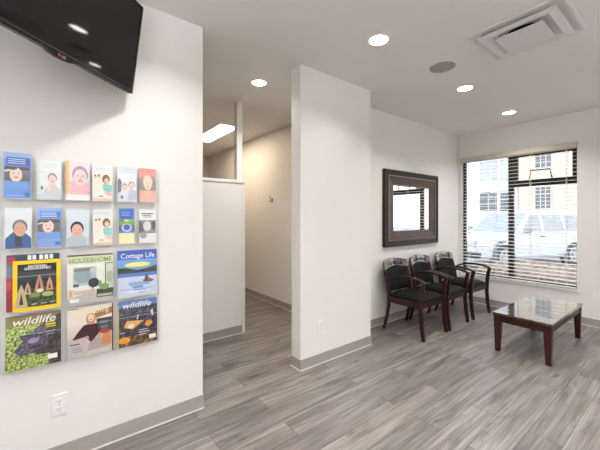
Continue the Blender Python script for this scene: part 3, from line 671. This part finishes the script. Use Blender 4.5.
# ------------------------------------------------------------------ reception chairs
def make_chair():
    t = empty('reception_chair')
    for s in (-1, 1):
        xs = s*0.252
        b = MB(); b.sweep([(xs, -0.285, 0), (xs, -0.262, 0.16), (xs, -0.250, 0.32), (xs, -0.256, 0.48), (xs, -0.272, 0.60), (xs, -0.290, 0.668)], 0.030, 0.046, M_MAHOG, taper=[0.85, 0.95, 1.0, 1.0, 0.95, 0.9])
        b.build('leg', t, bevel=0.004)
        b = MB(); b.sweep([(xs*0.96, 0.265, 0), (xs*0.94, 0.225, 0.15), (xs*0.93, 0.20, 0.30), (xs*0.92, 0.195, 0.44), (xs*0.91, 0.215, 0.58), (xs*0.90, 0.250, 0.72), (xs*0.89, 0.280, 0.815)], 0.028, 0.040, M_MAHOG, taper=[0.8, 0.9, 1.0, 1.05, 1.0, 0.9, 0.8])
        b.build('leg', t, bevel=0.004)
        b = MB(); b.sweep([(xs*0.96, 0.238, 0.605), (xs, 0.19, 0.638), (xs*1.0, 0.10, 0.676), (xs*1.01, 0.0, 0.697), (xs*1.01, -0.10, 0.702), (xs*1.01, -0.20, 0.691), (xs, -0.275, 0.668), (xs, -0.308, 0.652)], 0.042, 0.024, M_MAHOG, taper=[0.7, 0.85, 1, 1.05, 1.05, 1.05, 1.05, 0.9])
        b.build('armrest', t, bevel=0.006, seg=3)
    b = MB(); b.box(-0.24, 0.24, -0.255, -0.232, 0.355, 0.425, M_MAHOG); b.box(-0.245, 0.245, 0.185, 0.208, 0.355, 0.425, M_MAHOG)
    for s in (-1, 1): b.box(s*0.252-0.012, s*0.252+0.012, -0.245, 0.20, 0.355, 0.425, M_MAHOG)
    b.build('seat_frame', t, bevel=0.003)
    # seat cushion with a crowned top
    b = MB(); n = 10; vs = []; fs = []
    def edge(u): return 1-abs(u)**6
    for j in range(n+1):
        for i in range(n+1):
            u = -1+2*i/n; v = -1+2*j/n
            wv = 0.243 - 0.012*(v+1)/2
            vs.append((u*wv, -0.265+(v+1)/2*0.475, 0.445+0.045*edge(u)*edge(v)))
    for j in range(n):
        for i in range(n): a = j*(n+1)+i; fs.append((a, a+1, a+n+2, a+n+1))
    k = len(vs); border = [i for i in range(n+1)]+[(j+1)*(n+1)-1 for j in range(1, n+1)]+[n*(n+1)+i for i in range(n-1, -1, -1)]+[j*(n+1) for j in range(n-1, 0, -1)]
    for q in border: vs.append((vs[q][0]*0.99, vs[q][1], 0.422))
    L = len(border)
    for i in range(L): fs.append((border[i], border[(i+1) % L], k+(i+1) % L, k+i))
    fs.append(tuple(range(k, k+L)))
    b.add(vs, fs, M_LEATHER, True); b.build('seat', t, bevel=0.004)
    # the curved back; yb(z, x) follows the lean and a slight wrap
    def yb(z, x): return 0.196+max(0, z-0.44)*0.215+0.03*(1-(x/0.24)**2)-0.01
    b = MB(); n = 12; vs = []; fs = []; zt = lambda x: 0.735+0.035*(1-(x/0.235)**2)
    for side in (0, 1):
        for j in range(n+1):
            for i in range(n+1):
                u = -1+2*i/n; v = j/n; x = u*0.226; z = 0.47+v*(zt(x)-0.47)
                puff = 0.022*(1-abs(u)**5)*(1-abs(2*v-1)**5)
                vs.append((x, yb(z, x)+(-0.012-puff if side == 0 else 0.016), z))
    N = (n+1)**2
    for j in range(n):
        for i in range(n):
            a = j*(n+1)+i; fs.append((a, a+1, a+n+2, a+n+1)); fs.append((N+a, N+a+n+1, N+a+n+2, N+a+1))
    for i in range(len(border)):
        pass
    bd = [i for i in range(n+1)]+[(j+1)*(n+1)-1 for j in range(1, n+1)]+[n*(n+1)+i for i in range(n-1, -1, -1)]+[j*(n+1) for j in range(n-1, 0, -1)]
    for i in range(len(bd)): p, q = bd[i], bd[(i+1) % len(bd)]; fs.append((p, q, N+q, N+p))
    b.add(vs, fs, M_LEATHER, True); b.build('backrest', t)
    # crest rail with slots
    b = MB(); n = 24
    def strip(f0, f1, x0=-0.240, x1=0.240, n=n):
        vs = []
        for i in range(n+1):
            x = x0+(x1-x0)*i/n
            for (z, dy) in ((f0(x), -0.016), (f1(x), -0.016), (f1(x), 0.016), (f0(x), 0.016)): vs.append((x, yb(z, x)+dy, z))
        fs = [(0, 1, 2, 3), tuple(4*n+i for i in (3, 2, 1, 0))]
        for i in range(n):
            for j in range(4): fs.append((4*i+j, 4*i+4+j, 4*i+4+(j+1) % 4, 4*i+(j+1) % 4))
        b.add(vs, fs, M_RAIL)
    base = lambda x: 0.738+0.035*(1-(x/0.235)**2)
    strip(base, lambda x: base(x)+0.014); strip(lambda x: base(x)+0.056, lambda x: base(x)+0.096)
    sc_ = [-0.125+0.050*i for i in range(6)]
    ed = [-0.240]+[v for c_ in sc_ for v in (c_-0.018, c_+0.018)]+[0.240]
    for i in range(0, len(ed), 2):
        strip(lambda x: base(x)+0.013, lambda x: base(x)+0.057, ed[i], ed[i+1], 4)
    b.build('top_rail', t)
    return t
chair = make_chair()
GC = 'reception chairs in a row along the mirror wall'
for i, (x, lab) in enumerate(((3.500, 'black leather chair with slotted mahogany back, farthest from the window'), (4.07, 'black leather armchair with slotted back, middle chair of the three'), (4.74, 'black leather armchair with slotted mahogany back, beside the window'))):
    o = chair if i == 0 else copy_tree(chair)
    o.location = (x, 2.225, 0); o.rotation_euler = (0, 0, R((0.0, 1.0, -0.5)[i]))
    tag(o, lab, 'chair', GC)

# ------------------------------------------------------------------ coffee table
TX0, TX1, TY0, TY1, TZ = 3.636, 4.815, 0.873, 1.384, 0.403
ct = tag(empty('coffee_table', ((TX0+TX1)/2, (TY0+TY1)/2, 0)), 'dark mahogany rectangular coffee table with glossy top and tapered legs', 'coffee table')
hx, hy = (TX1-TX0)/2, (TY1-TY0)/2
MB().box(-hx, hx, -hy, hy, TZ-0.024, TZ, M_TOP).build('tabletop', ct, bevel=0.004)
b = MB(); i = 0.016
b.box(-hx+i, hx-i, -hy+i, -hy+i+0.02, TZ-0.095, TZ-0.024, M_TABLE); b.box(-hx+i, hx-i, hy-i-0.02, hy-i, TZ-0.095, TZ-0.024, M_TABLE)
b.box(-hx+i, -hx+i+0.02, -hy+i+0.02, hy-i-0.02, TZ-0.095, TZ-0.024, M_TABLE); b.box(hx-i-0.02, hx-i, -hy+i+0.02, hy-i-0.02, TZ-0.095, TZ-0.024, M_TABLE)
b.build('apron', ct, bevel=0.002)
for sx in (-1, 1):
    for sy in (-1, 1):
        x1, y1 = sx*(hx-0.006), sy*(hy-0.008); a = 0.070; c = 0.042
        t_ = 0.010
        vs = [(x1, y1, TZ-0.024), (x1-sx*a, y1, TZ-0.024), (x1-sx*a, y1-sy*a, TZ-0.024), (x1, y1-sy*a, TZ-0.024), (x1-sx*t_, y1-sy*t_, 0), (x1-sx*(t_+c), y1-sy*t_, 0), (x1-sx*(t_+c), y1-sy*(t_+c), 0), (x1-sx*t_, y1-sy*(t_+c), 0)]
        b = MB(); b.add(vs, [(0, 1, 2, 3), (7, 6, 5, 4), (0, 4, 5, 1), (1, 5, 6, 2), (2, 6, 7, 3), (3, 7, 4, 0)], M_TABLE)
        b.build('leg', ct, bevel=0.003)

# ------------------------------------------------------------------ coat hook in the hallway
hk = tag(empty('coat_hook', (XH, 4.30, 1.65)), 'small metal coat hook on the beige hallway wall', 'coat hook')
b = MB(); b.box(-0.006, 0, -0.014, 0.014, 0.0, 0.06, M_HOOK); b.build('mounting_plate', hk, bevel=0.002)
b = MB(); b.tube([(-0.004, 0, 0.045), (-0.03, 0, 0.05), (-0.05, 0, 0.075), (-0.052, 0, 0.10)], 0.006, M_HOOK); b.build('upper_prong', hk)
b = MB(); b.tube([(-0.004, 0, 0.018), (-0.025, 0, 0.005), (-0.042, 0, 0.012), (-0.045, 0, 0.032)], 0.006, M_HOOK); b.build('lower_prong', hk)

# ------------------------------------------------------------------ ceiling fittings
def make_downlight():
    t = empty('ceiling_downlight')
    b = MB(); b.lathe([(0.088, 0.0), (0.088, -0.003), (0.085, -0.006), (0.074, -0.008), (0.070, -0.004), (0.070, 0.0)], M_WHPL, 36); b.build('trim_ring', t)
    b = MB(); b.cyl((0, 0, -0.005), 0.0705, 0.004, M_LAMP, 36); b.build('lens', t)
    return t
dl = make_downlight()
GD = 'round recessed ceiling downlights'
spots = [(1.995, 1.575, 'round recessed downlight in front of the freestanding wall section'), (3.478, 1.593, 'round recessed downlight between the ceiling speaker and the window side'),
         (4.754, 1.606, 'round recessed downlight closest to the window and mirror corner'), (1.644, 2.831, 'round recessed downlight in the hallway opening above the half wall'),
         (0.55, 1.58, 'recessed downlight in the ceiling by the television'),
         (0.55, -0.1, 'added fill downlight over the middle of the open floor, on the television side'), (2.0, -0.1, 'added fill downlight in the ceiling over the open floor'), (4.4, -0.1, 'added fill downlight in the ceiling past the air diffuser'),  # these and the next row are unseen, added as fill behind the camera
         (2.0, -1.8, 'added fill downlight towards the rear wall'), (4.4, -1.8, 'added fill downlight in the rear corner by the outer wall')]
POW = [5.5, 6.5, 6, 5, 3.5, 9, 9, 5, 8, 4]
WARM = (1.0, 0.965, 0.92)
for i, ((x, y, lab), pw) in enumerate(zip(spots, POW)):
    o = dl if i == 0 else copy_tree(dl)
    o.location = (x, y, CE); tag(o, lab, 'ceiling light', GD)
    L = bpy.data.lights.new('downlight_lamp', 'AREA'); L.shape = 'DISK'; L.size = 0.14; L.energy = pw; L.color = WARM; L.spread = R(125)
    lo = bpy.data.objects.new('downlight_lamp', L); COL.objects.link(lo); lo.location = (0, 0, -0.012); lo.parent = o
# speaker
t = tag(empty('ceiling_speaker', (2.827, 1.50, CE)), 'round grey perforated speaker flush in the ceiling', 'ceiling speaker')
MB().lathe([(0.112, 0), (0.112, -0.004), (0.106, -0.007), (0.102, -0.005)], M_GRILLE, 36).build('bezel_ring', t)
b = MB(); b.lathe([(0.102, -0.003), (0.07, -0.006), (0.0005, -0.007)], M_GRILLE, 36); b.build('grille', t)
# square stepped air diffuser
df = tag(empty('air_diffuser', (2.80, 0.84, CE)), 'square white stepped ceiling air diffuser with black duct behind it', 'air vent')
def sqring(b, prof, m):
    """prof: list of (half size, z) walked outwards to inwards"""
    vs = []
    for h, z in prof: vs += [(-h, -h, z), (h, -h, z), (h, h, z), (-h, h, z)]
    fs = [(4*k+i, 4*k+(i+1) % 4, 4*k+4+(i+1) % 4, 4*k+4+i) for k in range(len(prof)-1) for i in range(4)]
    b.add(vs, fs, m)
b = MB(); sqring(b, [(0.302, 0), (0.302, -0.006), (0.285, -0.008), (0.262, -0.002), (0.238, 0.0)], M_DIFF); b.build('outer_frame', df)
b = MB(); sqring(b, [(0.243, -0.020), (0.243, -0.024), (0.195, -0.030), (0.160, -0.006), (0.160, -0.002), (0.195, -0.026), (0.243, -0.020)], M_DIFF); b.build('middle_cone', df)
b = MB(); sqring(b, [(0.150, -0.034), (0.152, -0.042), (0.001, -0.044)], M_DIFF); sqring(b, [(0.150, -0.034), (0.001, -0.030)], M_DIFF); b.build('center_plaque', df)
b = MB(); b.cyl((0, 0, -0.003), 0.13, 0.002, M_DUCT, 32); b.build('duct_opening', df)
for sx in (-1, 1):
    for sy in (-1, 1):
        MB().box(sx*0.13-0.004, sx*0.13+0.004, sy*0.13-0.004, sy*0.13+0.004, -0.034, 0.0, M_DIFF).build('support_clip', df)
        MB().box(sx*0.215-0.004, sx*0.215+0.004, sy*0.215-0.004, sy*0.215+0.004, -0.026, 0.0, M_DIFF).build('support_clip', df)
# fluorescent panel in the room beyond the half wall
t = tag(empty('ceiling_panel_light', (2.05, 5.0, CE)), 'long bright fluorescent panel in the ceiling beyond the half wall', 'ceiling light')
b = MB(); b.box(-0.16, 0.16, -0.61, 0.61, -0.012, 0, M_WHPL); b.build('housing', t, bevel=0.003)
MB().box(-0.145, 0.145, -0.595, 0.595, -0.016, -0.012, M_PANEL).build('lens', t)
L = bpy.data.lights.new('panel_lamp', 'AREA'); L.shape = 'RECTANGLE'; L.size = 0.28; L.size_y = 1.18; L.energy = 19; L.color = (1.0, 0.73, 0.46)
lo = bpy.data.objects.new('panel_lamp', L); COL.objects.link(lo); lo.location = (0, 0, -0.02); lo.parent = t

M_PANELC = emit('fill_pendant_lens', (0.95, 0.97, 1.0), 5)
for x, y, lab in ((-1.2, 0.6, 'added fill light shaped as a long white pendant, nearest the brochures'), (-0.6, -1.5, 'added fill light shaped as a long white pendant, behind the first'), (2.6, -1.9, 'added fill light shaped as a long white pendant, over the rear of the waiting area')):
    t = tag(empty('fill_pendant', (x, y, CE)), lab, 'ceiling light')  # unseen fitting, added to brighten the ceiling and fill the room
    MB().box(-0.60, 0.60, -0.10, 0.10, -0.50, -0.46, M_WHPL).build('housing', t, bevel=0.003)
    MB().box(-0.58, 0.58, -0.09, 0.09, -0.504, -0.50, M_PANELC).build('lower_lens', t)
    MB().box(-0.58, 0.58, -0.09, 0.09, -0.46, -0.456, M_PANELC).build('upper_lens', t)
    for sx in (-0.5, 0.5): MB().cyl((sx, 0, -0.456), 0.003, 0.456, M_GREYPL, 8).build('suspension_wire', t)
    for up, pw in ((0, 14), (1, 92)):
        L = bpy.data.lights.new('fill_pendant_lamp', 'AREA'); L.shape = 'RECTANGLE'; L.size = 1.15; L.size_y = 0.17; L.energy = pw; L.color = (0.96, 0.98, 1.0)
        lo = bpy.data.objects.new('fill_pendant_lamp', L); COL.objects.link(lo); lo.parent = t
        lo.location = (0, 0, -0.452 if up else -0.508); lo.rotation_euler = (PI if up else 0, 0, 0)

# ------------------------------------------------------------------ outdoors
M_ASPH = mat('pale_concrete', (0.42, 0.41, 0.39), 0.9)
struct(MB().box(XW+0.2, 40, -25, 40, -0.25, -0.06, M_ASPH).build('ground'))
# clipped low hedge
M_HEDGE = noise_print('dry_hedge', [(0.30, (96, 62, 48)), (0.48, (176, 136, 104)), (0.60, (208, 172, 138)), (0.72, (226, 200, 172))], 26, 5)
b = MB(); nx, ny = 26, 60
hx0, hx1, hy0, hy1 = 6.3, 8.2, -1.2, 2.85
rnd = random.Random(3)
top = [[0.44+rnd.uniform(-0.045, 0.035) for _ in range(ny+1)] for _ in range(nx+1)]
vs = []
for i in range(nx+1):
    for j in range(ny+1):
        e = min(i, nx-i, j, ny-j)
        z = top[i][j] if e > 0 else -0.06
        if e == 1: z -= 0.05
        ex = 0.06 if e == 1 else 0
        vs.append((hx0+(hx1-hx0)*i/nx+rnd.uniform(-0.03, 0.03), hy0+(hy1-hy0)*j/ny+rnd.uniform(-0.03, 0.03), z))
b.add(vs, [(i*(ny+1)+j, (i+1)*(ny+1)+j, (i+1)*(ny+1)+j+1, i*(ny+1)+j+1) for i in range(nx) for j in range(ny)], M_HEDGE)
tag(b.build('low_hedge'), 'low clipped reddish tan hedge outside just below the window', 'hedge')

# white sport utility vehicle parked outside
M_CAR = mat('car_paint_white', (0.82, 0.83, 0.84), 0.3, coat=0.8)
M_CGL = mat('car_glass', (0.42, 0.42, 0.43), 0.08, spec=0.8)
M_WSH = mat('car_windshield', (0.30, 0.34, 0.42), 0.06, spec=0.9)
M_TYRE = mat('tyre_rubber', (0.09, 0.085, 0.085), 0.8)
M_CDARK = mat('car_dark_trim', (0.05, 0.05, 0.055), 0.5)
M_ARCH = mat('arch_grey', (0.28, 0.27, 0.27), 0.7)
M_HEAD = mat('headlight_glass', (0.55, 0.56, 0.58), 0.1)
car = tag(empty('parked_car', (11.29, 3.75, -0.06), (0, 0, R(160))), 'white five-door off-road car parked outside the window', 'car')
# lower body: stations along x with half width and top height
st = [(-2.28, 0.80, 0.45, 0.95), (-2.20, 0.88, 0.32, 0.99), (-1.6, 0.92, 0.28, 1.00), (0.0, 0.93, 0.25, 0.99), (0.75, 0.93, 0.25, 1.0), (1.2, 0.92, 0.26, 1.0), (1.9, 0.89, 0.28, 0.98), (2.22, 0.84, 0.32, 0.90), (2.32, 0.76, 0.42, 0.74)]
b = MB(); vs = []
for (x, w, z0, z1) in st:
    for (yy, zz) in ((-w*0.88, z0), (-w, z0+0.12), (-w, (z0+z1)/2+0.1), (-w*0.95, z1-0.05), (-w*0.84, z1), (w*0.84, z1), (w*0.95, z1-0.05), (w, (z0+z1)/2+0.1), (w, z0+0.12), (w*0.88, z0)):
        vs.append((x, yy, zz))
k = 10; fs = [tuple(range(k)), tuple(len(vs)-1-i for i in range(k))]
for i in range(len(st)-1):
    for j in range(k): fs.append((k*i+j, k*i+(j+1) % k, k*i+k+(j+1) % k, k*i+k+j))
b.add(vs, fs, M_CAR)
b.build('body', car, bevel=0.02)
# greenhouse
def gh(x0b, x1b, x0t, x1t, zb, zt, wb, wt):
    return [(x0b, -wb, zb), (x1b, -wb, zb), (x1b, wb, zb), (x0b, wb, zb), (x0t, -wt, zt), (x1t, -wt, zt), (x1t, wt, zt), (x0t, wt, zt)]
BX = [(0, 3, 2, 1), (4, 5, 6, 7), (0, 1, 5, 4), (1, 2, 6, 5), (2, 3, 7, 6), (3, 0, 4, 7)]
b = MB(); b.add(gh(-2.12, 0.85, -1.90, 0.12, 0.97, 1.66, 0.86, 0.70), BX, M_CAR)
b.build('cabin', car, bevel=0.05, seg=3)
def sidepane(x0b, x1b, x0t, x1t, s, m=M_CGL):
    b = MB(); vs = []
    for d in (0.0, 0.012):
        for (x, f) in ((x0b, 0.13), (x1b, 0.13), (x1t, 0.84), (x0t, 0.84)):
            vs.append((x, s*(0.86-0.16*f-0.003+d), 0.97+0.69*f))
    b.add(vs, [(0, 1, 2, 3), (7, 6, 5, 4), (0, 4, 5, 1), (1, 5, 6, 2), (2, 6, 7, 3), (3, 7, 4, 0)], m)
    return b.build('side_window', car)
for s in (-1, 1):
    sidepane(-0.12, 0.66, -0.12, 0.20, s); sidepane(-1.08, -0.24, -1.02, -0.24, s); sidepane(-1.85, -1.20, -1.72, -1.14, s)
b = MB(); vs = []
for d in (0.0, 0.012):
    for (y, f) in ((-0.74, 0.08), (0.74, 0.08), (0.62, 0.90), (-0.62, 0.90)): vs.append((0.85-0.73*f+0.004+d, y, 0.97+0.69*f+d*0.6))
b.add(vs, [(0, 1, 2, 3), (7, 6, 5, 4), (0, 4, 5, 1), (1, 5, 6, 2), (2, 6, 7, 3), (3, 7, 4, 0)], M_WSH); b.build('windshield', car)
for sx in (-1.35, 1.40):
    for s in (-1, 1):
        b = MB(); b.cyl((sx, s*0.89-0.045*(1 if s > 0 else -1), 0.42), 0.42, s*0.06, M_ARCH, 28, 'Y'); b.build('wheel_arch', car)
        b = MB(); b.cyl((sx, s*0.93 - (0.2 if s > 0 else -0.2), 0.36), 0.36, s*0.22, M_TYRE, 28, 'Y')
        w = b.build('wheel', car, bevel=0.02)
        b = MB(); b.cyl((sx, s*0.951, 0.36), 0.235, s*0.012, M_HEAD, 24, 'Y')
        for q in range(6):
            a = q*PI/3; b.box(sx+0.14*math.cos(a)-0.03, sx+0.14*math.cos(a)+0.03, min(s*0.963, s*0.967), max(s*0.963, s*0.967), 0.36+0.14*math.sin(a)-0.03, 0.36+0.14*math.sin(a)+0.03, M_CDARK)
        b.build('rim', w)
b = MB(); b.box(2.24, 2.36, -0.55, 0.55, 0.58, 0.80, M_CDARK)
for q in range(7): b.box(2.36, 2.37, -0.50+q*0.155, -0.44+q*0.155, 0.6, 0.78, M_CAR)
b.build('grille', car, bevel=0.01)
for s in (-1, 1):
    b = MB(); b.box(2.16, 2.33, s*0.70-0.11, s*0.70+0.11, 0.66, 0.84, M_HEAD); b.build('headlight', car, bevel=0.02)
    b = MB(); b.box(0.55, 0.66, s*0.98-0.08, s*0.98+0.08, 1.02, 1.15, M_ARCH); b.build('wing_mirror', car, bevel=0.03)
b = MB(); b.box(2.15, 2.42, -0.86, 0.86, 0.36, 0.54, M_CDARK); b.build('bumper', car, bevel=0.03)
for x in (-0.75, 0.05):
    b = MB(); b.box(x-0.16, x, 0.93, 0.955, 0.90, 0.93, M_CDARK); b.build('door_handle', car)

# pale building across the yard
BXX = 24.0
M_BW = mat('building_cream', (0.62, 0.55, 0.44), 0.9); M_BW2 = mat('building_white', (0.78, 0.79, 0.80), 0.9)
M_BGL = mat('building_glass', (0.13, 0.145, 0.16), 0.3); M_BGL2 = mat('building_glass_pale', (0.42, 0.46, 0.50), 0.3); M_BTR = mat('building_trim', (0.72, 0.70, 0.66), 0.8)
bd = tag(empty('apartment_building', (BXX, 7, -0.06)), 'pale two-storey building with grid windows across the parking area', 'building')
def bdl(o): o.location = -bd.location; return o
CAMF = (math.cos(R(52.4)), math.sin(R(52.4)))
def ywall(y0, y1, z0, z1, m, name='wall', x=BXX, t=0.3):
    return bdl(MB().box(x, x+t, y0, y1, z0, z1, m).build(name, bd))
ywall(-8, 7.6, -0.06, 8.5, M_BW, t=6); ywall(7.6, 9.95, -0.06, 8.5, M_BW2, x=BXX-0.25, t=6); ywall(9.95, 17, -0.06, 8.5, M_BW2, x=BXX, t=6)
bdl(MB().box(BXX-0.5, BXX+6.2, -8.2, 17.2, 8.5, 8.8, M_BTR).build('roof', bd))
def bwin(y0, y1, z0, z1, x, m, nx, nz):
    b = MB(); fr = 0.07
    b.box(x-0.06, x, y0-fr, y1+fr, z0-fr, z0, M_BTR); b.box(x-0.06, x, y0-fr, y1+fr, z1, z1+fr, M_BTR)
    b.box(x-0.06, x, y0-fr, y0, z0, z1, M_BTR); b.box(x-0.06, x, y1, y1+fr, z0, z1, M_BTR)
    for i in range(1, nx): yy = y0+(y1-y0)*i/nx; b.box(x-0.05, x, yy-0.02, yy+0.02, z0, z1, M_BTR)
    for i in range(1, nz): zz = z0+(z1-z0)*i/nz; b.box(x-0.05, x, y0, y1, zz-0.015, zz+0.015, M_BTR)
    f = bdl(b.build('window', bd)); g = MB().box(x-0.03, x-0.001, y0, y1, z0, z1, m).build('pane', f)
    return f
def bw_px(u0, u1, v0, v1, x, m, nx, nz):
    """window given by where it is seen from the room: turned once into real y and z"""
    th = R(52.4); res = []
    for u in (u0, u1):
        s = (u-300)/313; rx = math.cos(th)+s*math.sin(th); ry = math.sin(th)-s*math.cos(th); d = x/rx; res.append((ry*d, d))
    d = (res[0][1]+res[1][1])/2
    bwin(res[1][0], res[0][0], 1.4-(v1-217.5)*d/313, 1.4-(v0-217.5)*d/313, x, m, nx, nz)
bw_px(480, 497.5, 191, 211, BXX-0.25, M_BGL, 2, 3); bw_px(500.5, 508.5, 193, 213, BXX-0.25, M_BGL, 1, 3)
bw_px(480, 497.5, 156, 182, BXX-0.25, M_BGL2, 3, 5); bw_px(500.5, 508.5, 154, 182, BXX-0.25, M_BGL2, 2, 5)
bw_px(535.5, 551.5, 150, 168, BXX, M_BGL, 3, 3); bw_px(535.5, 551, 187, 208.5, BXX, M_BGL, 3, 3)
bw_px(465.5, 468, 160, 176, BXX, M_BGL2, 1, 3); bw_px(465.5, 468, 190, 204, BXX, M_BGL2, 1, 3)
b = MB()
for i in range(14):   # scalloped trim above the lower windows
    y = 7.75+i*0.155
    b.cyl((BXX-0.30, y, 3.12), 0.07, 0.04, M_BGL2, 14, 'X')
b.box(BXX-0.30, BXX-0.25, 7.65, 9.9, 3.16, 3.28, M_BTR)
bdl(b.build('scalloped_trim', bd))
b = MB(); b.box(BXX-0.10, BXX, 3.90, 4.02, -0.06, 8.5, M_BTR); bdl(b.build('downpipe', bd))

# ------------------------------------------------------------------ light from outside
w = bpy.data.worlds.new('World'); SC.world = w; w.use_nodes = True
n = w.node_tree.nodes; l = w.node_tree.links; bg = n['Background']
tc = n.new('ShaderNodeTexCoord'); sp = n.new('ShaderNodeSeparateXYZ'); cr = n.new('ShaderNodeValToRGB')
l.new(tc.outputs['Generated'], sp.inputs[0]); l.new(sp.outputs['Z'], cr.inputs[0])
cr.color_ramp.elements[0].position = 0.0; cr.color_ramp.elements[0].color = (0.95, 0.96, 1.0, 1)
cr.color_ramp.elements[1].position = 0.7; cr.color_ramp.elements[1].color = (0.62, 0.76, 1.0, 1)
l.new(cr.outputs[0], bg.inputs[0]); bg.inputs['Strength'].default_value = 2.35
S = bpy.data.lights.new('sun', 'SUN'); S.energy = 3.0; S.angle = R(3); S.color = (1.0, 0.96, 0.90)
so = bpy.data.objects.new('sun', S); COL.objects.link(so); so.rotation_euler = (R(0), R(-48), R(-18))

# ------------------------------------------------------------------ camera
cd = bpy.data.cameras.new('camera'); cam = bpy.data.objects.new('camera', cd); COL.objects.link(cam)
cd.sensor_width = 36; cd.lens = 313/600*36; cd.shift_y = -7.5/600; cd.clip_start = 0.02
cam.location = (0, 0, 1.4); cam.rotation_euler = (R(90), 0, R(52.4-90))
SC.camera = cam
SC.view_settings.view_transform = 'Standard'; SC.view_settings.look = 'None'
SC.view_settings.exposure = 0.06; SC.view_settings.gamma = 1.0; SC.view_settings.use_curve_mapping = False
cy = SC.cycles
cy.use_denoising = True; cy.max_bounces = 10; cy.diffuse_bounces = 6; cy.glossy_bounces = 5; cy.transparent_max_bounces = 24; cy.transmission_bounces = 8
cy.sample_clamp_indirect = 6; cy.caustics_reflective = False; cy.caustics_refractive = False
